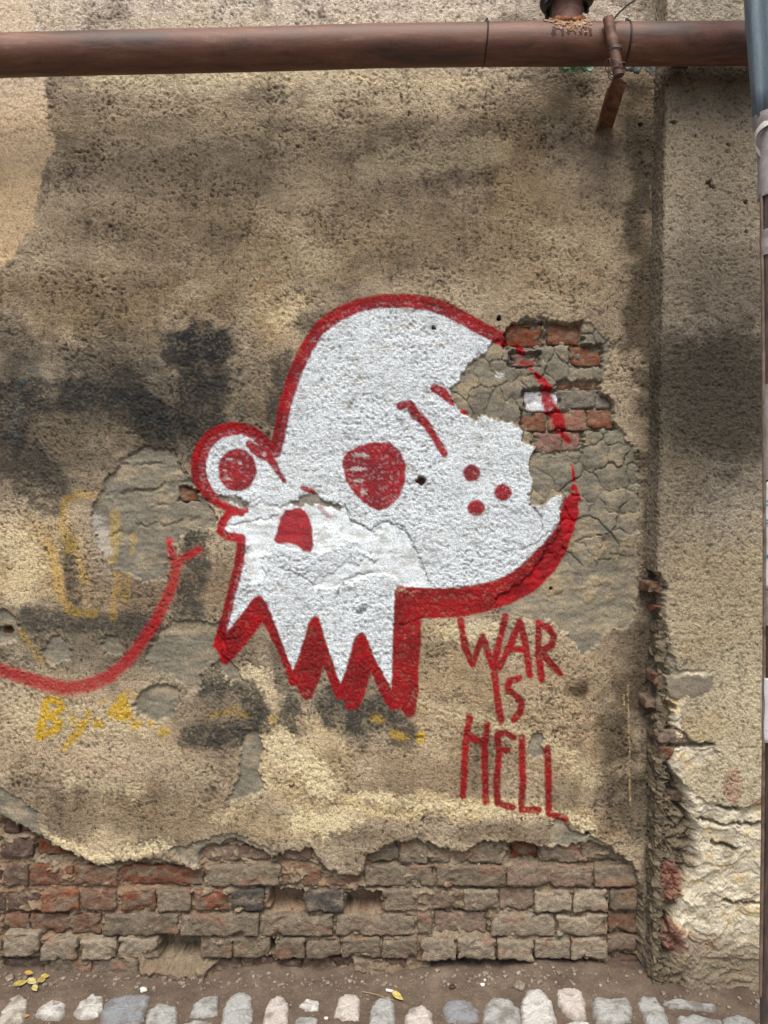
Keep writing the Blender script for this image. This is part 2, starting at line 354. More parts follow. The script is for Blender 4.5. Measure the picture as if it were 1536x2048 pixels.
# layers of the wall: BASE = finishing coat gone, DEEP = bare masonry
BASE = [
 [(287, 891), (246, 918), (217, 952), (198, 981), (192, 1002), (183, 1027), (183, 1056), (200, 1093), (225, 1127), (250, 1150), (285, 1158), (330, 1155), (345, 1090), (380, 1062), (428, 1062), (433, 1035), (412, 1006), (383, 960), (362, 935), (354, 904), (320, 895)],
 [(428, 988), (470, 992), (500, 1005), (530, 1010), (560, 1006), (580, 1001), (610, 988), (635, 985), (660, 1000), (690, 1012), (700, 1040), (740, 1060), (775, 1040), (800, 1050), (820, 1075), (840, 1110), (862, 1160), (866, 1180),
  (800, 1180), (770, 1150), (700, 1165), (640, 1190), (625, 1160), (690, 1125), (745, 1112), (700, 1088), (620, 1110), (560, 1095), (535, 1110), (525, 1160), (495, 1175), (486, 1090), (445, 1055)],
 [(1003, 684), (1013, 662), (1024, 650), (1036, 640), (1052, 635), (1076, 636), (1094, 636), (1112, 641), (1130, 645), (1148, 646), (1166, 642), (1181, 646), (1190, 657), (1202, 669), (1217, 680), (1221, 693), (1220, 720),
  (1214, 732), (1209, 750), (1202, 774), (1204, 786), (1220, 792), (1226, 804), (1224, 822), (1227, 840), (1238, 855), (1250, 870), (1262, 891), (1271, 912), (1276, 930), (1278, 1000), (1276, 1100), (1278, 1180), (1262, 1255), (1215, 1262), (1190, 1300), (1165, 1310),
  (1140, 1275), (1100, 1240), (1055, 1238), (1000, 1232), (990, 1200), (1060, 1150), (1120, 1060), (1123, 990)] + list(reversed(BREAK[:-1])),
 [(83, 1300), (95, 1280), (118, 1270), (137, 1285), (140, 1320), (100, 1332)], [(204, 1290), (212, 1270), (232, 1272), (252, 1296), (245, 1312), (210, 1308)],
 [(292, 1300), (320, 1260), (345, 1243), (400, 1240), (436, 1250), (452, 1290), (430, 1320), (405, 1345), (400, 1380), (370, 1385), (350, 1350), (296, 1345)],
 [(267, 1410), (280, 1385), (310, 1368), (350, 1375), (362, 1400), (350, 1432), (310, 1446), (275, 1432)],
 [(-30, 1225), (5, 1218), (30, 1230), (38, 1256), (30, 1280), (-5, 1292), (-40, 1280)],
 [(484, 1468), (520, 1462), (526, 1500), (518, 1540), (530, 1580), (480, 1600), (452, 1600), (478, 1560)],
 [(1060, 1470), (1078, 1464), (1090, 1480), (1086, 1515), (1066, 1520), (1057, 1500)],
 [(1098, 1660), (1108, 1642), (1126, 1640), (1140, 1660), (1180, 1672), (1216, 1690), (1100, 1690)],
 [(440, 1300), (470, 1330), (490, 1360), (460, 1365), (440, 1340)],
 [(-300, 1480), (-120, 1500), (0, 1574), (23, 1587), (50, 1601), (73, 1628), (80, 1665), (100, 1700), (-300, 1720)],
 [(1000, 1195), (1120, 1160), (1130, 1240), (1090, 1244), (1040, 1240)],
 [(337, 1700), (378, 1690), (410, 1680), (465, 1664), (492, 1676), (515, 1690), (547, 1700), (540, 1730), (380, 1730)],
]
LOWEDGE = [(-1500, 1660), (-900, 1630), (-500, 1660), (-250, 1640), (-80, 1625), (0, 1633), (27, 1647), (68, 1667), (80, 1675), (100, 1687), (123, 1698), (150, 1712), (191, 1732), (228, 1728), (264, 1724), (310, 1718), (345, 1728), (378, 1738), (396, 1745), (400, 1705), (410, 1694), (465, 1680),
           (492, 1691), (515, 1703), (547, 1714), (592, 1702), (620, 1697), (638, 1724), (661, 1742), (700, 1751), (717, 1754), (731, 1731), (738, 1708), (772, 1694), (799, 1683), (831, 1681), (854, 1687), (868, 1694),
           (904, 1703), (932, 1708), (954, 1687), (986, 1687), (1027, 1685), (1064, 1687), (1082, 1694), (1141, 1692), (1187, 1687), (1219, 1692), (1237, 1710), (1264, 1726), (1276, 1744), (1284, 1800), (1286, 2100), (-1500, 2100)]
HOLES = [(843, 962, 10, 9), (1175, 1668, 5, 4), (1280, 250, 5, 3), (8, 1262, 11, 8), (868, 655, 3, 4), (1103, 1178, 3, 3), (998, 637, 4, 5)]

# bricks: x0, x1, y0, y1, colour key, front height (m relative to the coat)
UP = [(1013, 1086, 648, 691, 'dk', -.019), (1097, 1161, 647, 688, 'or', -.020), (1023, 1078, 707, 731, 'pk', -.016), (1142, 1203, 692, 730, 'or', -.021), (1117, 1203, 764, 776, 'or', -.026),
      (1051, 1117, 781, 822, 'wh', -.018), (1121, 1193, 779, 815, 'gr', -.017), (1195, 1226, 785, 816, 'gr', -.021), (1045, 1095, 824, 862, 'or', -.019), (1098, 1173, 819, 860, 'op', -.017), (1177, 1230, 818, 857, 'or', -.019),
      (1070, 1125, 864, 905, 'pk', -.019), (1128, 1164, 863, 900, 'pk', -.022)]
PEEP = [(357, 395, 974, 1003, 'or', -.016), (-20, 20, 1255, 1276, 'dk', -.03)]
LO = []
def row(y0, y1, items):
    for it in items:
        LO.append((it[0], it[1], y0 + (it[4] if len(it) > 4 else 0), y1 + (it[5] if len(it) > 5 else 0), it[2], it[3]))
row(1640, 1674, [(-70, -5, 'br', -.03), (0, 28, 'br', -.026), (31, 62, 'or', -.040)])
row(1684, 1719, [(-80, -8, 'br', -.02), (-5, 60, 'br', -.018), (66, 134, 'dk', -.034), (136, 205, 'gr', -.04), (330, 392, 'bk', -.030), (396, 470, 'pb', -.022, 12, 8), (474, 548, 'pb', -.024, 16, 7), (556, 622, 'pb', -.026, 18, 7),
                 (738, 797, 'gb', -.026, 4, 12), (801, 855, 'gb', -.018, 0, 12), (859, 930, 'gb', -.022, 12, 12), (936, 1006, 'gb', -.018, 4, 12), (1022, 1080, 'dk', -.040, 4, 10), (1085, 1164, 'gb', -.018, 6, 12), (1168, 1240, 'gb', -.020, 6, 10)])
row(1736, 1777, [(-90, -5, 'br', -.02), (0, 51, 'br', -.020), (54, 141, 'or', -.020), (144, 232, 'bo', -.018), (236, 404, 'or', -.024), (408, 559, 'gb', -.014), (564, 640, 'bo', -.020, 4), (644, 722, 'bo', -.020, 6),
                 (729, 870, 'gb', -.012), (874, 1012, 'gb', -.010), (1016, 1186, 'gp', -.013), (1191, 1278, 'gb', -.014)])
row(1785, 1827, [(-70, 3, 'br', -.02), (9, 74, 'br', -.022), (81, 154, 'or', -.014), (158, 229, 'bo', -.014), (240, 308, 'or', -.016), (312, 379, 'gb', -.014), (386, 456, 'or', -.018), (460, 528, 'gd', -.013), (610, 687, 'gd', -.010),
                 (766, 839, 'gb', -.014), (844, 920, 'gp', -.022), (929, 997, 'lt', -.010), (1001, 1070, 'gp', -.026), (1071, 1144, 'lt', -.008), (1148, 1217, 'lt', -.008), (1225, 1279, 'gb', -.014)])
row(1834, 1876, [(-90, -4, 'br', -.025), (0, 51, 'bo', -.030), (54, 196, 'bo', -.024), (200, 354, 'gb', -.015), (359, 516, 'gb', -.011), (519, 668, 'gb', -.012), (672, 831, 'gb', -.012),
                 (836, 866, 'gb', -.018), (870, 974, 'gp', -.030), (985, 1112, 'lt', -.010), (1115, 1217, 'lt', -.008), (1222, 1280, 'bo', -.034)])
row(1881, 1922, [(-80, -2, 'gb', -.012), (8, 77, 'lt', .000, -14, -8), (81, 154, 'lt', -.004), (158, 232, 'lt', -.005), (235, 312, 'lt', -.006), (400, 462, 'gb', -.014), (465, 538, 'gb', -.012), (550, 609, 'gb', -.010), (612, 680, 'gb', -.008), (684, 760, 'gb', -.008), (764, 834, 'gb', -.010),
                 (842, 912, 'lt', -.004), (916, 992, 'lt', -.004), (996, 1068, 'lt', -.004, 2), (1071, 1141, 'lt', -.004), (1144, 1217, 'lt', -.006), (1221, 1280, 'gp', -.03)])
row(1927, 1966, [(-80, -2, 'br', -.03), (0, 80, 'br', -.036), (90, 180, 'gb', -.012, -4), (184, 276, 'gb', -.012, -4), (414, 480, 'br', -.03), (484, 550, 'br', -.032), (553, 600, 'br', -.03), (604, 660, 'bo', -.04), (664, 706, 'br', -.03), (710, 766, 'gp', -.016), (770, 832, 'br', -.022), (1228, 1282, 'br', -.035)])
# the wall goes on to the left, outside the frame
_r = random.Random(3)
for (ya, yb) in ((1684, 1724), (1736, 1777), (1785, 1827), (1834, 1876), (1881, 1922), (1927, 1966)):
    x = -96
    while x > -760:
        w = _r.choice([66, 70, 140, 72]); LO.append((x - w, x - 4, ya, yb, _r.choice(['gb', 'gb', 'br', 'bo', 'or', 'gp']), -.012 - .018 * _r.random())); x -= w + 1
VOID = [(537, 606, 1788, 1828), (690, 762, 1790, 1828), (314, 396, 1880, 1922), (538, 549, 1885, 1918), (1218, 1226, 1808, 1835), (860, 1200, 1928, 1946)]
BC = {'or': (132, 88, 66), 'op': (156, 112, 94), 'dk': (118, 64, 40), 'pk': (152, 118, 106), 'wh': (210, 212, 216), 'gr': (126, 120, 110), 'br': (98, 80, 70), 'bk': (74, 74, 74), 'pb': (134, 112, 98),
      'gb': (126, 114, 97), 'bo': (120, 92, 74), 'gp': (132, 112, 98), 'gd': (88, 82, 76), 'lt': (152, 140, 121)}

def paint_masks(X, Y):
    wx = X + 1.6 * pn(X / 14, Y / 14, 3) + 0.8 * pn(X / 5, Y / 5, 4); wy = Y + 1.6 * pn(X / 14, Y / 14, 5) + 0.8 * pn(X / 5, Y / 5, 6)
    M = {}
    M['fill'] = sd_poly(wx, wy, SKULL)
    M['outline'] = np.maximum.reduce([sd_stroke(wx, wy, HEAD) + 2.6, sd_stroke(wx, wy, LOOP) + 1.2, sd_stroke(wx, wy, LIP)])
    M['jaw'] = sd_poly(wx, wy, JAWTEETH)
    M['eye0'] = sd_poly(wx, wy, EYE)
    e = 1 - np.sqrt(((wx - 474) / 38) ** 2 + ((wy - 940) / 43) ** 2)
    M['eye1'] = np.clip(e * 40, -20, 40)
    M['nose'] = sd_poly(wx, wy, NOSE)
    for i, b in enumerate(BROWS): M['brow%d' % i] = sd_stroke(wx, wy, b)
    for i, b in enumerate(FRECK): M['freckle%d' % i] = np.maximum(17 - np.hypot(wx - b[0], wy - b[1]), -20)
    M['frag'] = np.maximum.reduce([sd_stroke(wx, wy, f) for f in FRAG])
    M['tail'] = np.maximum(sd_stroke(wx, wy, TAIL), sd_stroke(wx, wy, [(337, 1082, 13), (343, 1106, 16), (350, 1127, 16)]))
    for k, ss in LETTERS.items():
        M['let' + k] = np.maximum.reduce([sd_stroke(wx, wy, s, 14) for s in ss])
    return M

def apply_paint(X, Y, col, M, pit):
    """pit 0..1: deep grain that the spray missed"""
    a = sm(-1.5, 2.5, M['fill']) * (1 - 0.45 * pit)
    w = sm(0.22, 0.62, pn(X / 52 + .4 * pn(X / 30, Y / 30, 240), Y / 8, 41) * 0.75 + 0.4 * pn(X / 11, Y / 5, 42)) * 0.62
    white = np.ones(col.shape, np.float32) * lin((222, 231, 236))
    white = white + (lin((140, 138, 128)) - white) * w[..., None]
    a2 = a[..., None]
    white = white * (1 + .05 * pn(X / 5, Y / 4.2, 48) + .10 * pn(X / 70, Y / 50, 49))[..., None]
    col = col * (1 - a2) + white * a2
    red = np.ones(col.shape, np.float32) * lin((158, 4, 20))
    v = sm(-0.5, 0.5, pn(X / 60, Y / 60, 44) + 0.4 * pn(X / 12, Y / 12, 43))
    red = red + (lin((116, 6, 20)) - red) * (0.75 * v)[..., None]
    gl = np.zeros(X.shape, np.float32)
    for k, s in M.items():
        if k == 'fill': continue
        soft = 2.2
        op = 0.97
        if k == 'tail': soft = 6.0; op = 0.86
        if k == 'brow4': op = 0.6
        m = sm(-soft, soft * 0.9, s) * op * (1 - (0.30 if k != 'tail' else 0.35) * pit)
        if k == 'frag': m = m * sm(-.85, -.35, pn(X / 7, Y / 7, 47))
        if k == 'tail':
            tr = red * 0 + lin((172, 22, 34)); col = col * (1 - m[..., None]) + tr * m[..., None]
        else:
            col = col * (1 - m[..., None]) + red * m[..., None]
        gl = np.maximum(gl, m)
    for cx, cy, rx, ry in GLINT:
        d = 1 - np.sqrt(((X - cx) / rx) ** 2 + ((Y - cy) / ry) ** 2) + 0.5 * pn(X / 6, Y / 5, 46)
        g = sm(-.05, .3, np.maximum(d, -1)) * ((abs(X - cx) < 30) & (abs(Y - cy) < 20)) * 0.75
        col = blend(col, (196, 194, 188), g)
    return col, np.maximum(gl, 0.15 * a)

# plaster tones and stains, with dappled light and the lit top painted in: cx, cy, rx, ry, rgb, amount
BLOBS = [
 (700, -100, 1500, 230, (218, 206, 189), .95), (620, 190, 560, 60, (200, 186, 160), .85), (160, 190, 90, 60, (128, 118, 100), .6), (480, 250, 160, 60, (108, 102, 90), .5), (330, 260, 190, 90, (146, 134, 112), .4),
 (1130, 210, 200, 90, (108, 100, 86), .6), (950, 250, 110, 60, (164, 150, 128), .4), (620, 340, 90, 60, (172, 154, 120), .6), (830, 330, 150, 60, (138, 126, 108), .4), (1040, 350, 90, 110, (170, 146, 104), .6),
 (400, 340, 240, 60, (146, 132, 108), .5), (560, 450, 500, 80, (142, 126, 96), .6), (1100, 520, 170, 130, (158, 138, 104), .5), (640, 520, 260, 40, (160, 142, 106), .45), (860, 500, 160, 70, (126, 112, 88), .5), (250, 580, 380, 60, (120, 102, 72), .65), (560, 640, 60, 90, (168, 144, 98), .6),
 (200, 650, 150, 40, (150, 128, 88), .5), (200, 800, 360, 150, (84, 80, 70), .9), (60, 730, 110, 40, (128, 122, 106), .3), (210, 880, 200, 60, (112, 102, 84), .6), (90, 960, 150, 60, (98, 92, 78), .5), (530, 800, 60, 60, (110, 98, 78), .5),
 (60, 1110, 120, 90, (196, 172, 128), .85), (160, 1180, 60, 60, (170, 142, 98), .5), (300, 1180, 100, 60, (120, 100, 78), .7), (430, 1180, 60, 60, (120, 96, 70), .5), (180, 1290, 340, 70, (96, 92, 78), .7), (500, 1260, 70, 70, (124, 114, 94), .5),
 (160, 1470, 330, 110, (188, 168, 136), .75), (420, 1400, 130, 90, (104, 98, 82), .6), (600, 1520, 110, 90, (222, 200, 152), .7), (560, 1400, 40, 60, (210, 190, 150), .5), (660, 1340, 130, 80, (112, 106, 90), .5),
 (900, 1400, 110, 160, (176, 152, 112), .6), (1120, 1440, 130, 180, (178, 154, 114), .55), (780, 1560, 260, 70, (158, 136, 102), .5), (950, 1550, 60, 90, (134, 118, 94), .4),
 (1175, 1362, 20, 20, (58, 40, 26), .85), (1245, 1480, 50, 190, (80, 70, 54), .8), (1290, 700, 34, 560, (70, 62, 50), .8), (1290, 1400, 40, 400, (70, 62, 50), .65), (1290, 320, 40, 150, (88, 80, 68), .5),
 (300, 1630, 260, 70, (132, 112, 82), .6), (200, 1700, 120, 22, (212, 192, 150), .6), (640, 1645, 60, 45, (220, 200, 150), .8), (540, 1640, 100, 30, (196, 176, 134), .5), (830, 1604, 160, 20, (224, 204, 152), .85), (1000, 1618, 120, 17, (220, 198, 148), .8), (1150, 1636, 50, 26, (196, 172, 124), .6), (740, 1690, 130, 40, (104, 92, 72), .7),
 (1000, 1668, 220, 22, (118, 104, 82), .7), (1210, 1660, 60, 50, (146, 124, 90), .5), (900, 1250, 60, 22, (196, 176, 140), .5), (960, 1260, 40, 22, (190, 184, 170), .5), (1000, 1262, 22, 26, (92, 90, 84), .5),
]

def main_fields(X, Y):
    """X, Y in wall pixels. returns height (m), colour, aux, part id"""
    wx = X + 40 * pn(X / 150, Y / 150, 1) + 12 * pn(X / 40, Y / 40, 2); wy = Y + 26 * pn(X / 150, Y / 120, 8) + 10 * pn(X / 40, Y / 40, 9)
    col = np.ones(X.shape + (3,), np.float32) * lin((168, 153, 129))
    lf = fbm(X / 120, Y / 100, 4, 20)
    col *= (1 + 0.30 * lf)[..., None]
    b1 = fbm(X / 170 + 5, Y / 110, 4, 221, .6); b2 = fbm(X / 70, Y / 60 + 9, 4, 224, .6)
    mott = lambda c_: blend(blend(blend(c_, (104, 93, 78), sm(.02, .45, b1) * .55), (204, 188, 158), sm(.02, .45, -b1) * .45), (122, 108, 92), sm(.12, .5, b2) * .5)
    gr = fbm(X / 30, Y / 26, 3, 23)
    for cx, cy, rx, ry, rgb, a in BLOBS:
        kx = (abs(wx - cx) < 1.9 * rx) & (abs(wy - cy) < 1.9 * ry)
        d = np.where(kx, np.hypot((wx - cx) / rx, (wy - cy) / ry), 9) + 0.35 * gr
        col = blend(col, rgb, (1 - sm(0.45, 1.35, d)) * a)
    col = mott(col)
    # stucco grain
    s1 = pn(X / 9.5 + 0.6 * pn(X / 16, Y / 16, 31), Y / 7.5 + 0.6 * pn(X / 16, Y / 16, 32), 30)
    s2 = pn(X / 5.6, Y / 4.8, 33)
    s3 = pn(X / 21, Y / 15, 34)
    s1 = 0.35 * s1 + 0.65 * pn(X / 7.2, Y / 6.4, 36); s2 = 0.5 * s2 + 0.6 * pn(X / 4.7 + .5 * s1, Y / 4.5, 37)
    g = s1 * 0.75 + s2 * 0.6 + s3 * 0.4
    g = np.where(g < 0, g * 1.35, g * 0.8)
    gz_ = sm(-.35, .35, fbm(X / 130, Y / 100, 3, 35)); amp = 0.0040 * (0.40 + 0.75 * gz_)
    lum = col.mean(-1, keepdims=True); col = lum * np.array([1.03, 1.0, .94], np.float32) * .10 + col * .90
    col = col * np.array([1.06, 1.03, 1.0], np.float32)
    col = col * (1 - .20 * sm(.05, .5, pn(X / 13 + .5 * pn(X / 60, Y / 90, 250), Y / 240, 251)) * sm(-.2, .3, b1))[..., None]
    # left smoother cream patch
    patch = sd_poly(X + 14 * fbm(X / 34, Y / 34, 3, 50) + 5 * pn(X / 6, Y / 6, 52), Y + 14 * fbm(X / 34, Y / 34, 3, 51) + 5 * s1, [(-900, -60), (62, -60), (70, 70), (88, 150), (96, 250), (112, 295), (84, 350), (70, 450), (24, 520), (-20, 550), (-200, 640), (-900, 600)], 30)
    pm = sm(-4, 5, patch) * (.75 + .25 * sm(-.2, .3, b2))
    cc = np.ones(col.shape, np.float32) * lin((204, 178, 140)) * (1 + .22 * lf + .12 * gr)[..., None]
    cc = cc + (lin((206, 190, 168)) - cc) * (0.7 * (1 - sm(150, 400, Y)))[..., None]
    col = col * (1 - pm[..., None]) + cc * pm[..., None]
    stu = 1 - 0.65 * pm
    h = 0.006 * fbm(X / 210, Y / 210, 2, 60) + 0.0022 * pm
    # light crumbs, and pits darkened in the colour for dirt and shade
    pit = sm(0.1, 0.65, -g)
    crumb = sm(0.25, 0.8, g)
    dk = (0.55 + .45 * gz_) * 1.0 * (0.35 + 0.65 * sm(-.3, .3, fbm(X / 80, Y / 60, 2, 38)))
    col = col * (1 - (0.72 * pit * dk * (1 - .5 * pm)))[..., None] * (1 + 0.32 * crumb * (1 - .6 * pm))[..., None]
    spk = 0.25 + 0.75 * sm(-0.3, 0.4, fbm(X / 90, Y / 70, 2, 61) + 0.15 * sm(400, 560, Y)) * (1 - 0.7 * pm)
    # old black and yellow spray
    ux = X + 10 * pn(X / 22, Y / 22, 62) + 9 * s1; uy = Y + 10 * pn(X / 22, Y / 22, 63) + 9 * s2
    for pts, w, a in BLK:
        m = sm(-12, 8, sd_stroke(ux, uy, pts, w, 20)) * min(1, a * 1.12) * (0.4 + 0.6 * sm(-.5, .15, s1 + s2 * .6 + gr))
        bc = (42, 44, 44) if pts[0][1] < 1000 else (56, 58, 54)
        col = blend(col, bc, m)
    bl = sm(-8, 8, sd_stroke(ux, uy, [(30, 880), (40, 780), (70, 740), (110, 760)], 10)) * .45
    col = blend(col, (104, 124, 128), bl * sm(-.2, .5, s2 + s1))
    bl = sm(-8, 8, sd_stroke(ux, uy, [(480, 740), (490, 800), (470, 850)], 14)) * .4
    col = blend(col, (110, 130, 132), bl * sm(-.2, .5, s2 + s1))
    fk = pn(X / 9, Y / 7, 230) * .6 + pn(X / 4.6, Y / 4.2, 231) * .5 + .5 * fbm(X / 34, Y / 24, 2, 232)
    for pts, w, a in [([(560, 1490), (600, 1520), (650, 1570)], 66, .95), ([(540, 1390), (520, 1340), (450, 1350)], 22, .8), ([(600, 1640), (650, 1650), (700, 1630)], 50, .9), ([(720, 1590), (830, 1604), (960, 1620), (1080, 1622), (1180, 1650)], 26, .95),
                      ([(100, 1678), (150, 1700), (200, 1716), (260, 1706), (330, 1690)], 20, .95), ([(540, 1560), (500, 1600), (440, 1640)], 30, .5), ([(890, 1262), (990, 1262)], 34, .7), ([(20, 1080), (60, 1130), (40, 1180)], 70, .6),
                      ([(550, 640), (590, 610)], 36, .5), ([(820, 1400), (940, 1430), (1120, 1500), (1180, 1560)], 40, .45), ([(40, 1440), (300, 1440)], 70, .35), ([(140, 1560), (280, 1580)], 30, .4), ([(190, 160), (700, 150), (960, 170)], 40, .5), ([(740, 330), (1000, 300)], 60, .4)]:
        m = sm(-.15, .45, sd_stroke(ux, uy, pts, w, 30) / 26 + fk * .8) * a; col = blend(col, (224, 208, 168), m)
    # ---- missing coat
    ex = X + 5.0 * pn(X / 19, Y / 19, 64) + 3.6 * pn(X / 7.3, Y / 7.3, 65) + 1.8 * s2
    ey = Y + 5.0 * pn(X / 19, Y / 19, 66) + 3.6 * pn(X / 7.3, Y / 7.3, 67) + 1.8 * s1
    base = np.full(X.shape, -30, np.float32); B3 = None; shal = np.zeros(X.shape, np.float32)
    for i, b in enumerate(BASE):
        s = sd_poly(ex, ey, b, 30)
        if i == 0: s = s + 15 * fbm(X / 40, Y / 30, 3, 253)
        if i in (5, 6): s = s + 12 * fbm(X / 30, Y / 26, 3, 254)
        if i == 1: s = s + 16 * fbm(X / 34, Y / 26, 3, 190) - 3
        base = np.maximum(base, s)
        if i == 2: B3 = s
        if i == 1: shal = sm(-3, 3, s)
    bm_ = sm(-1.2, 1.8, base)
    deep = sd_poly(ex, ey, LOWEDGE, 60)
    dm = sm(-1.5, 2.0, deep)
    gb = fbm(X / 60, Y / 24, 4, 70)
    hb = -0.0085 + 0.0045 * gb + 0.0018 * fbm(X / 12, Y / 8, 3, 71)
    hb = hb * (1 - shal) + shal * (-.0035 + .0035 * gb + .0016 * g * sm(-.1, .4, fbm(X / 45, Y / 35, 2, 189)))
    cb = np.ones(col.shape, np.float32) * lin((117, 112, 99)) * (1 + 0.35 * fbm(X / 50, Y / 40, 4, 72))[..., None]
    cb = blend(cb, (158, 144, 118), sm(-.05, .4, fbm(X / 60 + 4, Y / 44, 4, 260)) * .6); cb = cb * (1 + .16 * pn(X / 5, Y / 4.5, 261) + .12 * pn(X / 12, Y / 9, 262))[..., None]
    # ledges left by the trowel in the patch left of the skull
    L = [[(200, 1000), (240, 985), (300, 975), (350, 960), (380, 965)], [(215, 1075), (270, 1052), (330, 1048), (420, 1040)], [(300, 1012), (330, 1012), (352, 1004)], [(240, 930), (290, 925), (340, 930)]]
    for l in L:
        s = sd_stroke(ex, ey + 6 * pn(X / 40, Y / 40, 255), l, 3, 14); hb = hb - 0.0045 * sm(-4, 1, s) * sm(-.3, .2, pn(X / 30, Y / 30, 88)) + 0.002 * sm(-12, -3, sd_stroke(ex, ey + 8, l, 4, 14))
    # cracks and lumps to the right
    k = (B3 > -25)
    f1 = np.ones(X.shape, np.float32); f21 = f1.copy(); cid = f1 * 0
    if k.any():
        qx = X[k] + 9 * pn(X[k] / 22, Y[k] / 22, 73); qy = Y[k] + 9 * pn(X[k] / 22, Y[k] / 22, 74)
        a_, b_, c_ = worley(qx, qy * 1.12, 50, 4); f1[k], f21[k], cid[k] = a_, b_, c_
    b3m = sm(-4, 6, B3)
    zone = b3m * (1 - sm(1090, 1180, Y)) * (0.35 + 0.65 * sm(-.3, .3, fbm(X / 90, Y / 90, 2, 75)))
    crack = (1 - sm(0.0, 0.075, f21)) * zone
    hb = hb + zone * (0.0045 * (cid - 0.5) + 0.004 * np.sqrt(np.clip(f21, 0, 1))) - 0.005 * crack
    cb = cb * (1 + 0.22 * (cid - 0.5) * zone)[..., None]
    cb = cb * (1 - 0.35 * crack)[..., None]
    lo = b3m * sm(1080, 1180, Y)
    cb = blend(cb, (156, 146, 122), lo * 0.55 * (1 - sm(1250, 1300, Y)) * sm(-.4, .3, gb))
    rs = sm(1040, 1110, X) * b3m * sm(1060, 1090, Y) * (1 - sm(1190, 1215, Y)) * sm(.0, .3, fbm(X / 40, Y / 34, 3, 76))
    hb = hb + rs * (0.002 * g + 0.004)
    cb = blend(cb, (158, 140, 108), rs * .6)
    # around the upper bricks the base coat is gone too
    ub = np.full(X.shape, -30, np.float32)
    for x0, x1, y0, y1, *_q in UP:
        ub = np.maximum(ub, sd_poly(ex, ey, [(x0 - 4, y0 - 4), (x1 + 4, y0 - 4), (x1 + 4, y1 + 4), (x0 - 4, y1 + 4)], 30))
    for x0, x1, y0, y1, *_q in PEEP:
        ub = np.maximum(ub, sd_poly(ex, ey, [(x0, y0), (x1, y0), (x1, y1), (x0, y1)], 30))
    um = sm(-2, 2, ub)
    hu = -0.027 + 0.013 * fbm(X / 18, Y / 13, 4, 77) + .004 * sm(.2, .6, pn(X / 30, Y / 22, 78))
    hb = hb * (1 - um) + hu * um
    # bottom masonry zone mortar
    dmort = fbm(X / 22, Y / 17, 4, 80, 0.6)
    jr = 0
    hd = -0.0245 + 0.014 * dmort + 0.010 * fbm(X / 90, Y / 50, 2, 81) + 0.0022 * pn(X / 6, Y / 5, 84) + .003 * pn(X / 11, Y / 8, 85)
    for jy in (1732, 1781.5, 1830.5, 1878.5, 1925):
        hd = hd - .012 * np.exp(-((Y + 4 * pn(X / 60, Y * 0 + jy, 240) - jy) / 4.5) ** 2) * sm(-.25, .25, pn(X / 45, Y * 0 + jy * .3, 241)) * sm(-200, 420, X)
    hd = hd + 0.016 * sm(1925, 1975, Y) + 0.010 * (1 - sm(2, 22, deep)) * sm(-.2, .3, pn(X / 60, Y / 60, 82))
    smear = sm(.12, .42, fbm(X / 62 + 3, Y / 34, 4, 252, .6)); hd = hd + .013 * smear
    for x0, x1, y0, y1, _k, hf_ in LO:
        if hf_ > -.0225 or x0 < -40: continue
        v = sm(-2, 5, sd_poly(ex, ey, [(x0 - 3, y0 - 3), (x1 + 3, y0 - 3), (x1 + 3, y1 + 3), (x0 - 3, y1 + 3)], 20)); hd = hd - v * (-hf_ - .012)
    for x0, x1, y0, y1 in VOID:
        v = sm(-3, 5, sd_poly(ex, ey, [(x0, y0), (x1, y0), (x1, y1), (x0, y1)], 20)); hd = hd * (1 - v) + (-0.085 + .01 * dmort) * v
    cr = sm(-6, 8, sd_poly(ex, ey, [(270, 1920), (300, 1930), (420, 1932), (430, 1990), (330, 1998), (285, 1960)], 20)); hd = hd + cr * 0.035
    cd = np.ones(col.shape, np.float32) * lin((128, 115, 96)) * (1 + 0.5 * dmort + .25 * pn(X / 5, Y / 4, 86))[..., None]
    warm = sm(0, .4, fbm(X / 110, Y / 50, 3, 83) + 0.35 * (1 - sm(250, 480, X)) * (1 - sm(1860, 1890, Y)) * sm(-200, 0, X))
    cd = blend(cd, (130, 98, 76), warm * 0.5)
    cd = blend(cd, (104, 88, 72), sm(1915, 1960, Y) * .7)
    # compose
    hst = h + amp * g * stu
    H_ = hst * (1 - bm_) + (h + hb) * bm_
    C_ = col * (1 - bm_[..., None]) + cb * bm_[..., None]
    # thin dusty lip where the coat broke
    C_ = blend(C_, (172, 162, 142), 0.4 * np.exp(-((base - 0.3) / 1.8) ** 2) * sm(-.3, .4, fbm(X / 30, Y / 30, 2, 87)))
    S_ = (stu * (1 - bm_) + 0.12 * bm_ + rs * .5)
    K_ = spk * (1 - bm_) + 0.06 * bm_
    pit_ = pit * (1 - bm_)
    # yellow paint
    for pts, w, a in YEL:
        m = sm(-4, 4, sd_stroke(ux * .5 + X * .5, uy * .5 + Y * .5, pts, w, 12)) * (a if pts[0][1] > 1380 else a * .72) * (0.45 + 0.55 * sm(-.45, .15, s1 + .5 * s2))
        C_ = blend(C_, (206, 166, 32), m)
    # pale paint on the patch edge
    pl = sm(-6, 6, sd_stroke(ux, uy, [(196, 1040), (200, 1075), (212, 1100)], 22)) * .6
    C_ = blend(C_, (176, 172, 162), pl)
    M = paint_masks(X, Y)
    M['fill'] = np.where(B3 > 0, np.minimum(M['fill'], -B3), M['fill'])
    C_, gl = apply_paint(X, Y, C_, M, pit_)
    # flaked off strip across the small face
    shp = sm(-4, 8, shal * 12 - 6) * sm(.02, .3, fbm(X / 30, Y / 18, 3, 191)); C_ = blend(C_, (168, 170, 164), np.clip(shp * .6 + shal * .22, 0, 1) * (M['fill'] > 2) * (1 - gl))
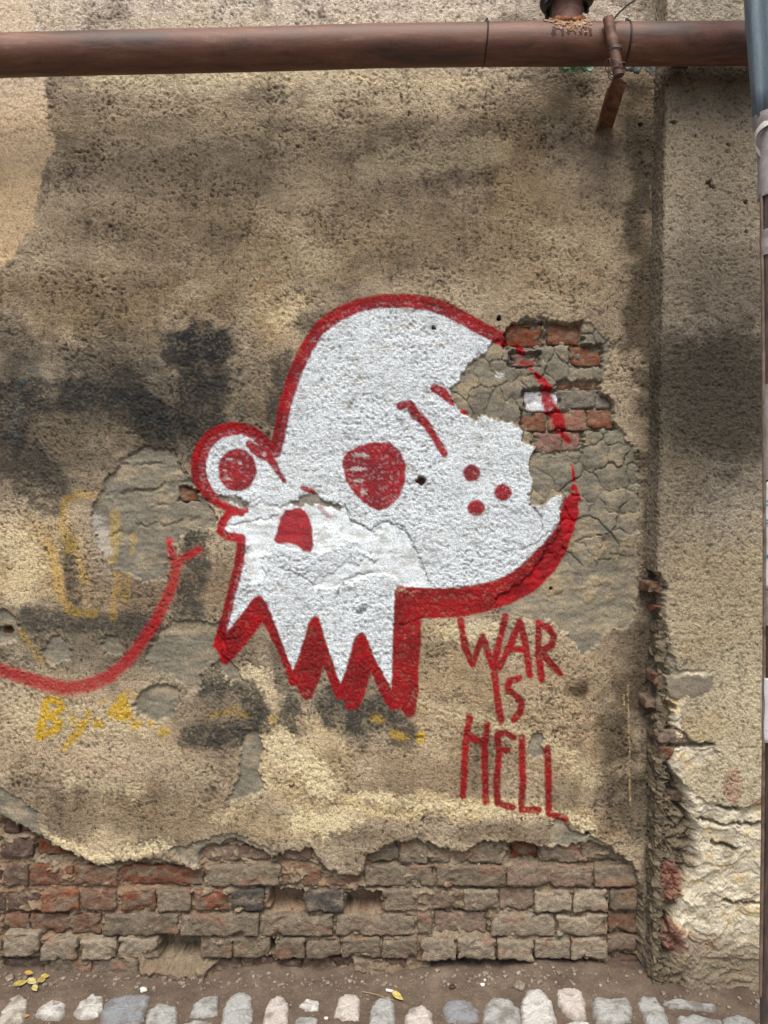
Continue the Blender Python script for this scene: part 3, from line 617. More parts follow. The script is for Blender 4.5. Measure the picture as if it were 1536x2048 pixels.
    fl = np.maximum(sd_poly(ex, ey, [(430, 990), (470, 993), (500, 1006), (496, 1018), (470, 1008), (445, 1004)], 12), sd_poly(ex, ey, [(576, 1004), (610, 990), (635, 986), (660, 1004), (690, 1012), (680, 1022), (640, 1014), (612, 1010), (590, 1014)], 12))
    f_ = sm(-1.5, 2.5, fl); C_ = blend(C_, (120, 112, 96), f_ * .9); H_ = H_ - f_ * 0.004
    for cx_, cy_, rx_, ry_ in [(725, 1215, 26, 9), (1003, 750, 12, 8)]:
        q = sm(0, .6, 1 - np.hypot((ux - cx_) / rx_, (uy - cy_) / ry_)); C_ = blend(C_, (90, 92, 84) if cy_ > 1000 else (210, 212, 210), q * .7)
    for cx_, cy_, rx_, ry_ in [(810, 655, 42, 8), (860, 690, 70, 4), (700, 760, 40, 5), (760, 700, 50, 4), (650, 780, 40, 5), (800, 1180, 40, 5)]:
        q = sm(0, .8, 1 - np.hypot((ux - cx_) / rx_, (uy - cy_) / ry_)); C_ = blend(C_, (190, 176, 146), q * .5)
    # hairline cracks in the painted coat
    for l in [[(690, 1012), (700, 1040), (742, 1060), (772, 1042), (800, 1050), (818, 1074), (838, 1112), (862, 1170)], [(560, 1135), (600, 1150), (628, 1172)], [(668, 1200), (690, 1160), (720, 1150), (745, 1145)],
              [(1060, 1010), (1080, 1030), (1085, 1060)], [(1128, 1095), (1165, 1130)], [(612, 430), (628, 422), (642, 432)], [(480, 480), (500, 466), (520, 478)], [(430, 1262), (445, 1280), (490, 1275)], [(800, 1250), (850, 1235)], [(1045, 1100), (1075, 1085), (1130, 1040)], [(455, 1050), (520, 1040), (560, 1030)]]:
        s = sm(-1.6, .4, sd_stroke(X + 5 * pn(X / 12, Y / 12, 90), Y + 5 * pn(X / 12, Y / 12, 91), l, 1.6, 8)); H_ = H_ - 0.004 * s; C_ = C_ * (1 - .35 * s)[..., None]
    # deep zone
    H_ = H_ * (1 - dm) + hd * dm; C_ = C_ * (1 - dm[..., None]) + cd * dm[..., None]
    H_ = H_ + 0.003 * (1 - sm(0, 14, np.abs(deep + 8)))       # coat bulges out along its broken foot
    S_ = S_ * (1 - dm) + 0.35 * dm; K_ = K_ * (1 - dm) + 0.1 * dm; gl = gl * (1 - dm)
    # holes
    for i, (cx, cy, rx, ry) in enumerate(HOLES):
        d = np.hypot((X - cx) / rx, (Y - cy) / ry) + 0.25 * pn(X / 6, Y / 6, 92)
        q = 1 - sm(0.75, 1.05, d); H_ = H_ * (1 - q) - 0.045 * q
        C_ = blend(C_, (150, 100, 76) if i in (0, 3) else (90, 80, 66), q * .9)
        rim = np.exp(-((d - 1.15) / .18) ** 2); C_ = blend(C_, (150, 140, 120), rim * .35)
    # thin cream runs on the right and top
    for l, w in [([(1256, 1370), (1258, 1480), (1261, 1610)], 2.4), ([(1148, 330), (1150, 372)], 2), ([(1247, 1380), (1249, 1410)], 2.5), ([(98, 1115), (98, 1160)], 2), ([(76, 1135), (78, 1175)], 2), ([(1300, 360), (1301, 400)], 2)]:
        s = sm(-1.5, 1, sd_stroke(X + 2 * s1, Y, l, w, 8)); C_ = blend(C_, (206, 178, 132), s * .7 * sm(-.6, 0, pn(X / 9, Y / 9, 93)))
    # part ids
    pid = np.zeros(X.shape, np.int32)
    pid[bm_ > .5] = 1
    pid[dm > .5] = 2
    nd = dm <= .5
    pid[(M['fill'] > 0) & nd & (fl < 0)] = 3
    names = {}
    k = 10
    for key in ['outline', 'jaw', 'eye0', 'eye1', 'nose'] + ['brow%d' % i for i in range(5)] + ['freckle%d' % i for i in range(3)] + ['tail'] + ['let' + q for q in LETTERS]:
        pid[(M[key] > 0) & nd] = k; names[k] = key; k += 1
    aux = np.stack([np.clip(S_, 0, 1), np.clip(K_ * (1 - 0.85 * gl) * (1 - 0.8 * sm(0, 3, M['fill'])), 0, 1), np.clip(gl, 0, 1)], -1)
    return H_.astype(np.float32), np.clip(C_, 0.004, 0.9), aux, pid, names

# ------------------------------------------------------------------ grid surfaces
def axis(segs):
    out = []
    for a, b, s in segs:
        n = max(1, int(round((b - a) / s))); out += list(np.linspace(a, b, n, endpoint=False))
    out.append(segs[-1][1]); return np.array(out, np.float32)

def grid_parts(Pos, col, aux, pid, names, parent_fn, mat, flip=False, loc=Vector((0, 0, 0))):
    """cut a displaced grid into one mesh per part; shared shading normals keep the joints invisible"""
    ny, nx = pid.shape
    du = np.gradient(Pos, axis=1); dv = np.gradient(Pos, axis=0)
    nor = np.cross(du, dv); nor /= np.linalg.norm(nor, axis=-1, keepdims=True) + 1e-12
    if flip: nor = -nor
    idx = np.arange(nx * ny).reshape(ny, nx)
    q = np.stack([idx[:-1, :-1], idx[:-1, 1:], idx[1:, 1:], idx[1:, :-1]], -1).reshape(-1, 4)
    if not flip: q = q[:, ::-1]
    # orientation: make the face normal agree with nor
    fp = pid[:-1, :-1].reshape(-1)
    P_ = Pos.reshape(-1, 3); N_ = nor.reshape(-1, 3); C_ = col.reshape(-1, 3); A_ = aux.reshape(-1, 3)
    a = P_[q[0]]; fn = np.cross(a[1] - a[0], a[2] - a[0])
    if np.dot(fn, N_[q[0, 0]]) < 0: q = q[:, ::-1]
    objs = {}
    for v in sorted(np.unique(fp)):
        qq = q[fp == v]
        uv, inv = np.unique(qq, return_inverse=True); inv = inv.reshape(-1).astype(np.int32)
        me = bpy.data.meshes.new(names[v])
        me.vertices.add(len(uv)); me.vertices.foreach_set('co', (P_[uv] - np.array(loc)).astype(np.float32).ravel())
        me.loops.add(len(inv)); me.loops.foreach_set('vertex_index', inv)
        nf = len(qq); me.polygons.add(nf)
        me.polygons.foreach_set('loop_start', np.arange(0, nf * 4, 4, dtype=np.int32))
        me.polygons.foreach_set('use_smooth', np.ones(nf, bool))
        me.update(calc_edges=True)
        at = me.attributes.new('Col', 'FLOAT_COLOR', 'POINT')
        at.data.foreach_set('color', np.concatenate([C_[uv], np.ones((len(uv), 1), np.float32)], 1).astype(np.float32).ravel())
        at = me.attributes.new('aux', 'FLOAT_VECTOR', 'POINT'); at.data.foreach_set('vector', A_[uv].astype(np.float32).ravel())
        me.normals_split_custom_set_from_vertices(N_[uv].astype(np.float32))
        me.materials.append(mat)
        objs[v] = link(names[v], me, None, parent_fn(v, objs))
    return objs

def back_slab(name, x0, x1, y0, y1, z0, z1, mat, parent):
    """solid masonry behind a plastered face"""
    bm = bmesh.new(); bmesh.ops.create_cube(bm, size=1)
    for v in bm.verts:
        v.co = Vector(((x0 + x1) / 2 + v.co.x * (x1 - x0), (y0 + y1) / 2 + v.co.y * (y1 - y0), (z0 + z1) / 2 + v.co.z * (z1 - z0)))
    me = bpy.data.meshes.new(name); bm.to_mesh(me); bm.free()
    n = len(me.vertices)
    at = me.attributes.new('Col', 'FLOAT_COLOR', 'POINT'); at.data.foreach_set('color', np.tile(np.append(lin((150, 134, 108)), 1), n).astype(np.float32))
    at = me.attributes.new('aux', 'FLOAT_VECTOR', 'POINT'); at.data.foreach_set('vector', np.tile([.5, .2, 0], n).astype(np.float32))
    return link(name, me, mat, parent)

S = D / F
wall = empty('plaster_wall', (0, 0, 0))
tag(wall, 'weathered tan stucco wall with red and white skull graffiti and bare bricks at its foot', 'wall')
xs = axis([(-2600, -1200, 45), (-1200, -500, 12), (-500, -20, 6), (-20, 1310, 2.2), (1310, 1345, 6)])
ys = axis([(-2200, -900, 40), (-900, -20, 8), (-20, 2012, 2.2), (2012, 2040, 8)])
X, Y = np.meshgrid(xs, ys)
h, col, aux, pid, nm = main_fields(X, Y)
POSM = np.stack([(X - 768) * S, -h, H - (Y - 1024) * S], -1)
NAMES = {0: 'plaster', 1: 'base_coat', 2: 'mortar', 3: 'skull_fill'}
PLAB = {1: 'grey smoother base coat bared where the stucco fell off', 2: 'crumbling mortar bed around the bare bricks', 3: 'white painted skull face'}
for k, key in nm.items():
    NAMES[k] = {'outline': 'skull_outline', 'jaw': 'skull_jaw', 'eye0': 'eye_socket', 'eye1': 'eye_socket', 'nose': 'nose_hole', 'tail': 'painted_arrow'}.get(key, 'brow' if key.startswith('brow') else 'freckle' if key.startswith('freckle') else 'letter')
    if key.startswith('let'): PLAB[k] = LETTER_NAME[key[3:]]
    if key == 'tail': PLAB[k] = 'red sprayed curving line with a forked tip'
    if key == 'jaw': PLAB[k] = 'red jaw band with pointed teeth'
    if key == 'eye0': PLAB[k] = 'large red eye socket'
    if key == 'eye1': PLAB[k] = 'small red eye socket at the left'
def pf(v, objs):
    if v >= 10 and not nm[v].startswith('let') and nm[v] != 'tail': return objs[3]
    return wall
wo = grid_parts(POSM, col, aux, pid, NAMES, pf, m_wall)
for v, o in wo.items():
    if v in PLAB: o['label'] = PLAB[v]
back_slab('masonry_core', (-2600 - 768) * S, (1345 - 768) * S, 0.14, 0.5, 0.0, H + 3224 * S, m_wall, wall)

# ------------------------------------------------------------------ pilaster on the right
PD = 0.10                                  # how far it stands in front of the wall
def pil_fields(X, Y, U):
    """X, Y: photo pixels on the pilaster's front plane; U px from the corner (negative = its side)"""
    col = np.ones(X.shape + (3,), np.float32) * lin((166, 154, 132))
    lf = fbm(X / 120, Y / 100, 4, 120); gr = fbm(X / 30, Y / 26, 3, 123)
    col *= (1 + 0.30 * lf)[..., None]
    wx = X + 30 * pn(X / 100, Y / 100, 101); wy = Y + 40 * pn(X / 100, Y / 100, 102)
    for cx, cy, rx, ry, rgb, a in [(1430, -100, 400, 220, (212, 198, 172), .9), (1430, 160, 200, 50, (92, 84, 72), .8), (1430, 330, 150, 150, (172, 156, 126), .6), (1450, 560, 200, 90, (120, 108, 90), .6), (1440, 790, 220, 190, (74, 67, 56), .95),  # dappled light and the shade under the pipe painted into the plaster colour
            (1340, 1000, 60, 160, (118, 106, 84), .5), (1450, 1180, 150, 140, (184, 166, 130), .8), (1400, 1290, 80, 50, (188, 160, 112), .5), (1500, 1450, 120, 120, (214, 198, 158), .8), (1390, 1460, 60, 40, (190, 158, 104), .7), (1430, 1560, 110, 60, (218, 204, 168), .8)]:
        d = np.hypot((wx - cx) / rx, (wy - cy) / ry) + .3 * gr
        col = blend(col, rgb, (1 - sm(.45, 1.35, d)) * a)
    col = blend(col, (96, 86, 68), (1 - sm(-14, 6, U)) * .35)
    s1 = pn(X / 9.5 + .6 * pn(X / 16, Y / 16, 131), Y / 7.5, 130); s2 = pn(X / 5.6, Y / 4.8, 133); s3 = pn(X / 21, Y / 15, 134)
    s1 = .35 * s1 + .65 * pn(X / 7.2, Y / 6.4, 136); s2 = .5 * s2 + .6 * pn(X / 4.7, Y / 4.5, 137)
    lum = col.mean(-1, keepdims=True); col = lum * np.array([1.02, 1.0, .95], np.float32) * .15 + col * .88
    col = blend(col, (214, 200, 166), sm(1100, 1400, Y + 60 * lf) * .5)
    col = col * (1 - .10 * sm(.05, .5, pn(X / 23 + .8 * pn(X / 60, Y / 60, 257), Y / 160, 256)))[..., None]
    g = s1 * .75 + s2 * .6 + s3 * .4; g = np.where(g < 0, g * 1.35, g * .8)
    col = col * (1 - .5 * sm(.1, .65, -g) * (.4 + .6 * sm(-.3, .3, gr)))[..., None] * (1 + .3 * sm(.25, .8, g))[..., None]
    ex = X + 5 * pn(X / 19, Y / 19, 164) + 3 * pn(X / 7.3, Y / 7.3, 165) + s2; ey = Y + 5 * pn(X / 19, Y / 19, 166) + 3 * pn(X / 7.3, Y / 7.3, 167) + s1
    keep = [(1327, -3000), (3200, -3000), (3200, 1600), (1536, 1604), (1520, 1608), (1473, 1619), (1412, 1603), (1365, 1567), (1357, 1548), (1395, 1530), (1440, 1505), (1421, 1491), (1383, 1482), (1360, 1440), (1369, 1401), (1426, 1376), (1426, 1342), (1357, 1340), (1343, 1300), (1333, 1250), (1328, 1190), (1321, 1150), (1200, 1143), (1200, -3000)]
    ks = sd_poly(ex, ey, keep, 60); km = sm(-1.5, 1.5, ks)
    # below: old flaky limewash over rubble
    fl = fbm(X / 90 + .7 * pn(X / 60, Y / 40, 170), Y / 34 + X / 160 + .6 * pn(X / 50, Y / 60, 187), 4, 171, .6)
    qf = fl * 3.2 + .45 * fbm(X / 14, Y / 11, 3, 188); lev = np.floor(qf); frq = qf - lev
    hf = -0.008 + 0.0050 * (lev + sm(.0, .10, frq)) * .7 + 0.0028 * fbm(X / 20, Y / 14, 4, 172) + .004 * fbm(X / 70, Y / 60, 2, 192)
    rid = 1 - np.abs(fbm(X / 60, Y / 24 + X / 120, 3, 173)) * 5
    hf = hf - 0.003 * sm(.5, 1, rid) * sm(-.2, .3, fbm(X / 80, Y / 60, 2, 185)) + .0015 * pn(X / 7, Y / 6, 186)
    cf = np.ones(col.shape, np.float32) * lin((204, 195, 172)) * (1 + .3 * fl)[..., None]
    cf = cf * (1 + .16 * np.sin(lev * 2.4))[..., None]
    cf = blend(cf, (206, 178, 122), sm(0, .35, fbm(X / 60, Y / 50, 3, 174)) * .6)
    cf = blend(cf, (140, 128, 106), sm(.05, .4, fbm(X / 40, Y / 22, 3, 175)) * .6)
    cf = blend(cf, (112, 98, 80), sm(1840, 1930, Y + 40 * lf) * .8)
    rub = sm(-10, 22, (1352 + 24 * pn(X / 50, Y / 60, 176) + 46 * sm(1480, 1700, Y) * (1 - sm(1740, 1850, Y)) + 18 * sm(1840, 1900, Y)) - X)
    rr = fbm(X / 26, Y / 20, 4, 177, .6)
    hr = (-0.034 + 0.026 * rr) * (1 - .55 * (1 - sm(-22, -4, U)))
    f1, f21, cid = worley(X + 6 * pn(X / 12, Y / 12, 178), (Y + 6 * pn(X / 12, Y / 12, 179)) * 1.3, 30, 9)
    hr = hr + .012 * (cid - .5) - .010 * (1 - sm(0, .12, f21))
    cr = np.ones(col.shape, np.float32) * lin((106, 96, 79)) * (1 + .45 * rr)[..., None] * (0.85 + .3 * cid)[..., None]
    hf = hf * (1 - rub) + hr * rub; cf = cf * (1 - rub[..., None]) + cr * rub[..., None]
    sid = 1 - sm(-20, 0, U)
    hst = .0032 * g + .004 * fbm(X / 160, Y / 160, 2, 180)
    h = hst * km + hf * (1 - km)
    col = col * km[..., None] + cf * (1 - km[..., None])
    S_ = km * 1.0 + (1 - km) * .25; K_ = km * (.25 + .5 * sm(-.2, .4, fbm(X / 90, Y / 70, 2, 181)))
    col = blend(col, (174, 164, 146), .5 * np.exp(-((ks - .3) / 2.2) ** 2))
    # old pink paint
    for cx, cy, rx, ry, a in [(1466, 1572, 22, 42, .6), (1343, 1770, 28, 50, .6), (1352, 1880, 26, 40, .5), (1520, 1602, 20, 9, .6), (1400, 1890, 50, 30, .2)]:
        d = 1 - np.hypot((ex - cx) / rx, (ey - cy) / ry); m = sm(0, .3, d)
        col = blend(col, (166, 96, 86), m * a * (.4 + .6 * sm(-.3, .3, s1 + s2)))
        h = h + m * (hst * .8 + (.012 if cx < 1400 else 0)); S_ = np.maximum(S_, m * .8)
    # grey recoat slab and dark crevices
    m = sm(-1, 2, sd_poly(ex, ey, [(1330, 1352), (1428, 1350), (1428, 1376), (1398, 1398), (1340, 1396)], 20)); h = h * (1 - m) + (-.004 + .002 * s3) * m; col = blend(col, (132, 124, 108), m)
    for l, w in [([(1310, 1488), (1350, 1494), (1425, 1490)], 7), ([(1360, 1462), (1384, 1486)], 5), ([(1304, 1140), (1306, 1170), (1302, 1250)], 6), ([(1320, 1150), (1330, 1180), (1322, 1230)], 4), ([(1330, 1412), (1352, 1416)], 9), ([(1340, 1535), (1352, 1560), (1350, 1600), (1385, 1650)], 4),
                 ([(1440, 1615), (1480, 1620)], 3), ([(1340, 1880), (1338, 1840)], 3), ([(1290, 1560), (1350, 1575)], 4), ([(1400, 1640), (1450, 1652), (1520, 1650)], 3), ([(1430, 1690), (1475, 1700)], 5), ([(1450, 1806), (1520, 1812)], 4)]:
        s = sm(-3, 1, sd_stroke(ex, ey, l, w, 12)); h = h - .022 * s; col = col * (1 - .35 * s)[..., None]
    for cx, cy, r in [(1348, 243, 4), (1424, 372, 5), (1390, 272, 3), (1455, 292, 3), (1419, 366, 6), (1493, 405, 4), (1492, 462, 3)]:
        q = 1 - sm(.7, 1.1, np.hypot((ex - cx) / r, (ey - cy) / r)); h = h - .015 * q; col = col * (1 - .4 * q)[..., None]
    pid = np.where(km > .5, 0, np.where((rub > .5) | (Y < 1520), 2, 1)).astype(np.int32)
    return h, np.clip(col, .004, .9), np.stack([np.clip(S_, 0, 1), np.clip(K_, 0, 1), S_ * 0], -1), pid

SF = (D - PD) / F
def corner_px(Y): return 1333 - 0.017 * (Y - 150)
us = axis([(-74, 6, 2.6), (6, 215, 2.2), (215, 480, 8), (480, 1900, 45)])
ysp = axis([(-2100, -900, 40), (-900, -20, 8), (-20, 1985, 2.2), (1985, 2060, 8)])
U, Y = np.meshgrid(us, ysp)
XP = corner_px(Y) + U
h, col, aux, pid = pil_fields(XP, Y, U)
rad = 9.0
t = np.clip((U + rad) / (2 * rad), 0, 1); th = t * np.pi / 2          # 0 = side face, pi/2 = front
nx_ = -np.cos(th); ny_ = -np.sin(th)
bx = (corner_px(Y) - 768) * SF + np.where(U > rad, U, np.where(U < -rad, 0, rad * (1 - np.cos(th)))) * SF
by = -PD + np.where(U < -rad, -U, np.where(U > rad, 0, rad * (1 - np.sin(th)))) * SF
POS = np.stack([bx + nx_ * h, by + ny_ * h, H - (Y - 1024) * SF], -1)
pil = empty('wall_pilaster', (0.95, -0.05, 0))
tag(pil, 'projecting stucco pier at the right with a broken corner and flaking cream limewash', 'wall')
PN = {0: 'plaster', 1: 'limewash', 2: 'rubble'}
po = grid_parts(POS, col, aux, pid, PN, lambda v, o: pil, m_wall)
for v, l in ((1, 'flaking cream and white limewash layers'), (2, 'crumbling dark rubble and mortar at the broken corner')):
    if v in po: po[v]['label'] = l
back_slab('masonry_core', (1345 - 768) * S + .002, (1333 + 1900 - 768) * SF, -0.04, 0.5, 0.0, H + 3124 * SF, m_wall, pil)

# ------------------------------------------------------------------ bricks
def brick_mesh(x0, x1, z0, z1, yf, depth, key, seed, erode=1.0, nxs=None, plane=0.0):
    """worn brick: rounded box with a pitted, chipped face. metres, front face at y = yf"""
    w = x1 - x0; hh = z1 - z0
    nx = max(8, int(w / .0055)); nz = max(6, int(hh / .0055)); ny = 5
    vs = {}; verts = []; faces = []
    def vid(i, j, k):
        if (i, j, k) not in vs: vs[(i, j, k)] = len(verts); verts.append((i / nx, j / ny, k / nz))
        return vs[(i, j, k)]
    for i in range(nx):
        for k in range(nz): faces.append((vid(i, 0, k), vid(i + 1, 0, k), vid(i + 1, 0, k + 1), vid(i, 0, k + 1)))
    for j in range(ny):
        for i in range(nx):
            faces.append((vid(i, j, 0), vid(i, j + 1, 0), vid(i + 1, j + 1, 0), vid(i + 1, j, 0)))
            faces.append((vid(i, j, nz), vid(i + 1, j, nz), vid(i + 1, j + 1, nz), vid(i, j + 1, nz)))
        for k in range(nz):
            faces.append((vid(0, j, k), vid(0, j, k + 1), vid(0, j + 1, k + 1), vid(0, j + 1, k)))
            faces.append((vid(nx, j, k), vid(nx, j + 1, k), vid(nx, j + 1, k + 1), vid(nx, j, k + 1)))
    p = np.array(verts, np.float32)
    p[:, 1] = p[:, 1] ** 1.6
    q = np.stack([x0 + p[:, 0] * w, yf + p[:, 1] * depth, z0 + p[:, 2] * hh], 1)
    r = 0.0045 * (0.7 + 0.7 * random.Random(seed).random())
    # round: pull towards inner box
    inn = np.stack([np.clip(q[:, 0], x0 + r, x1 - r), np.maximum(q[:, 1], yf + r), np.clip(q[:, 2], z0 + r, z1 - r)], 1)
    d = q - inn; L = np.linalg.norm(d, axis=1, keepdims=True) + 1e-9
    out = np.where(L > r, inn + d / L * r, q)
    nrm = np.where(L > 1e-6, d / L, 0)
    u = out[:, 0] * 100; v = out[:, 2] * 100 + out[:, 1] * 70
    n = fbm(u / 1.7 + seed * 1.7, v / 1.3, 3, 200 + seed % 60); c = fbm(u / 6 + seed, v / 4, 2, 300 + seed % 60)
    edge = np.minimum(np.minimum(p[:, 0] * w, (1 - p[:, 0]) * w), np.minimum(p[:, 2] * hh, (1 - p[:, 2]) * hh))
    ero = erode * (0.0030 * n + 0.0030 * c - 0.010 * sm(.1, .5, -c) * (1 - sm(0, .02, edge)))
    fr = (1 - p[:, 1])[:, None] ** 2
    out = out + np.stack([nrm[:, 0] * ero, -ero * 0 - ero * np.where(p[:, 1] < .5, 1, 0), nrm[:, 2] * ero], 1) * fr
    # skew a little
    rs = random.Random(seed * 7 + 1); out[:, 2] += (out[:, 0] - (x0 + x1) / 2) * rs.uniform(-.03, .03); out[:, 1] += (out[:, 0] - (x0 + x1) / 2) * rs.uniform(-.04, .04); out[:, 1] -= (out[:, 2] - (z0 + z1) / 2) * rs.uniform(-.10, .12)
    # colour
    px = 768 + out[:, 0] / S; py = 1024 + (H - out[:, 2]) / S
    base = np.ones((len(p), 3), np.float32) * lin(BC[key]) * (0.86 + .3 * rs.random())
    if key in ('or', 'bo', 'dk', 'gp', 'op'):
        dust = sm(-.12, .25, fbm(px / 34, py / 20, 3, 216)) * (.9 if py.mean() > 1200 else .35); base = blend(base, (128, 112, 95), dust)
    base *= (1 + .3 * n)[:, None]
    base = blend(base, (146, 133, 114), sm(.0, .4, fbm(u / 5 + 3, v / 3 + seed, 3, 211)) * (.75 if key in ('gb', 'lt', 'br', 'gd', 'gp', 'pb') else .45))
    if key in ('gb', 'lt'): base = blend(base, (150, 108, 86), sm(.12, .45, fbm(u / 9 + 7, v / 5 + seed, 2, 214)) * .45)
    if key in ('or', 'dk', 'bo'): base = blend(base, (112, 62, 42), sm(.05, .4, fbm(u / 4, v / 3 + seed, 2, 215)) * .5 * (1 if key == 'or' else .6))
    return out, faces, base, px, py

def add_brick(rect, i, parent, depth=0.09, erode=1.0, name='brick', plane=0.0, scale=None):
    x0, x1, y0, y1, key, hf = rect
    if y0 > 1600: hf += random.Random(i * 3 + 1).uniform(-.003, .005)
    sc_ = scale or S
    X0 = (x0 - 768) * sc_; X1 = (x1 - 768) * sc_; Z1 = H - (y0 - 1024) * sc_; Z0 = H - (y1 - 1024) * sc_
    co, faces, base, px, py = brick_mesh(X0, X1, Z0, Z1, plane - hf, depth, key, i + 5, erode)
    if plane == 0.0 and y0 < 1100:
        M = paint_masks(px, py)
        M = {'frag': M['frag'], 'fill': np.full(px.shape, -20, np.float32)}
        a = sm(.0, .3, pn(px / 9, py / 9, 47) + .8)
        m = sm(-2, 2, M['frag']) * a; base = blend(base, (164, 8, 24), m * .92)
    c = Vector(((X0 + X1) / 2, plane - hf + depth / 2, (Z0 + Z1) / 2))
    me = bpy.data.meshes.new(name)
    me.from_pydata([tuple(v - np.array(c)) for v in co.astype(float)], [], faces); me.shade_smooth()
    at = me.attributes.new('Col', 'FLOAT_COLOR', 'POINT'); at.data.foreach_set('color', np.concatenate([np.clip(base, .004, .9), np.ones((len(base), 1))], 1).astype(np.float32).ravel())
    bm = bmesh.new(); bm.from_mesh(me); bmesh.ops.recalc_face_normals(bm, faces=bm.faces); bm.to_mesh(me); bm.free()
    me.materials.append(m_brick)
    o = bpy.data.objects.new(name, me); COL.objects.link(o); o.parent = parent
    o.location = c - parent.location
    return o
for i, r in enumerate(UP): add_brick(r, i, wall, erode=1.25)
for i, r in enumerate(PEEP): add_brick(r, 40 + i, wall)
for i, r in enumerate(LO): add_brick(r, 60 + i, wall, erode=1.5)
for i, r in enumerate([(1300, 1332, 1165, 1188, 'bo', -.022), (1314, 1347, 1350, 1374, 'bo', -.026), (1320, 1380, 1462, 1489, 'gp', -.010), (1324, 1372, 1497, 1524, 'or', -.018), (1318, 1338, 1214, 1228, 'or', -.024), (1300, 1342, 1402, 1424, 'bo', -.038), (1340, 1390, 1590, 1612, 'br', -.030)]):
    add_brick(r, 300 + i, pil, depth=.07, erode=1.5, plane=-PD, scale=SF)

# ------------------------------------------------------------------ ground
GX = axis([(-60, -8, 4), (-8, -2.2, .12), (-2.2, -1.25, .02), (-1.25, 1.25, .0045), (1.25, 2.2, .02), (2.2, 8, .12), (8, 60, 4)])
GY = axis([(-60, -4, 4), (-4, -1.2, .1), (-1.2, -.36, .02), (-.36, .10, .0045), (.10, .6, .05), (.6, 60, 5)])
gx, gy = np.meshgrid(GX, GY)
def ground_h(x, y):
    near = 1 - sm(1.5, 4, np.hypot(x, y))
    a = 0.010 * fbm(x * 5, y * 6, 3, 400) + 0.0045 * fbm(x * 34, y * 34, 3, 403) + .0012 * near * pn(x * 130, y * 130, 407)
    # dirt heaped against the foot of the wall, more on the right; pier stands proud of the wall
    wy = -PD * sm(.72, .86, x)
    heap = np.exp(-np.maximum(0, wy - y) / .055)
    amt = 0.004 + 0.024 * sm(.05, .5, x + .08 * pn(x * 5, y * 0, 405)) * (1 - .55 * sm(.78, .9, x)) + .014 * pn(x * 7, x * 0 + 3.3, 406)
    return a * near + heap * amt * near - 0.004
gz = ground_h(gx, gy)
gv = np.stack([gx, gy, gz], -1).reshape(-1, 3)
ny, nx = gx.shape; idx = np.arange(nx * ny).reshape(ny, nx)
gq = np.stack([idx[:-1, :-1], idx[:-1, 1:], idx[1:, 1:], idx[1:, :-1]], -1).reshape(-1, 4)
me = bpy.data.meshes.new('ground'); me.vertices.add(len(gv)); me.vertices.foreach_set('co', gv.astype(np.float32).ravel())
me.loops.add(gq.size); me.loops.foreach_set('vertex_index', gq.ravel().astype(np.int32)); me.polygons.add(len(gq))
me.polygons.foreach_set('loop_start', np.arange(0, gq.size, 4, dtype=np.int32)); me.polygons.foreach_set('use_smooth', np.ones(len(gq), bool)); me.update(calc_edges=True)
ground = link('ground', me, m_dirt); tag(ground, 'brown packed dirt ground along the foot of the wall', kind='structure')

def GP(px, py):
    d = F * H / (py - 1024); return (px - 768) * d / F, d - D
def cobble(outline, rgb, seed, dirty=0.0, lift=0.008):
    """outline: ground points (x, y)"""
    o = np.array(outline); c = o.mean(0); o = c + (o - c) * 1.13; n = 56
    seg = np.vstack([o, o[:1]]); L = np.r_[0, np.cumsum(np.hypot(*np.diff(seg, axis=0).T))]
    tt = np.linspace(0, L[-1], n, endpoint=False)
    ring = np.stack([np.interp(tt, L, seg[:, 0]), np.interp(tt, L, seg[:, 1])], 1)
    ring = (np.roll(ring, 1, 0) + ring * 2 + np.roll(ring, -1, 0)) / 4
    jit = fbm(ring[:, 0] * 60 + seed, ring[:, 1] * 60, 2, 420)
    ring = c + (ring - c) * (1 + .13 * jit + .09 * pn(ring[:, 0] * 190 + seed, ring[:, 1] * 190, 425))[:, None]
    gh = float(ground_h(np.array([c[0]]), np.array([c[1]]))[0])
    radii = [0, .22, .42, .6, .74, .85, .93, 1.0, 1.03]
    verts = []; faces = []
    for ri, r in enumerate(radii):
        pts = c + (ring - c) * r if ri else c[None]
        z = gh + lift * (1 - r ** 9) + 0.0045 * fbm(pts[:, 0] * 40 + seed, pts[:, 1] * 40, 3, 421) + .003 * fbm(pts[:, 0] * 14 + seed, pts[:, 1] * 14, 1, 424)
        if r >= 1.0: z = z - .006 * (ri - 6) - .02 * (ri == len(radii) - 1)
        for p, q in zip(pts, z): verts.append((p[0] - c[0], p[1] - c[1], q))
    for k in range(n): faces.append((0, 1 + k, 1 + (k + 1) % n))
    for ri in range(1, len(radii) - 1):
        a = 1 + (ri - 1) * n; b = a + n
        for k in range(n): k2 = (k + 1) % n; faces.append((a + k, b + k, b + k2, a + k2))
    me = bpy.data.meshes.new('cobblestone'); me.from_pydata([tuple(map(float, v)) for v in verts], [], faces); me.shade_smooth()
    va = np.array(verts); base = np.ones((len(va), 3), np.float32) * lin(rgb)
    dd = sm(-.1, .35, fbm(va[:, 0] * 26 + seed, va[:, 1] * 26, 3, 422) + dirty - .1)
    rim = sm(.7, 1.0, np.r_[0, np.repeat(radii[1:], n)] + .25 * fbm(va[:, 0] * 50 + seed, va[:, 1] * 50, 2, 423))
    base = blend(base, (112, 97, 82), np.clip(np.maximum(dd * .6, rim * .65), 0, 1))
    at = me.attributes.new('Col', 'FLOAT_COLOR', 'POINT'); at.data.foreach_set('color', np.concatenate([base, np.ones((len(base), 1))], 1).astype(np.float32).ravel())
    ob = link('cobblestone', me, m_cob, ground); ob.location = (c[0], c[1], 0)
    return ob
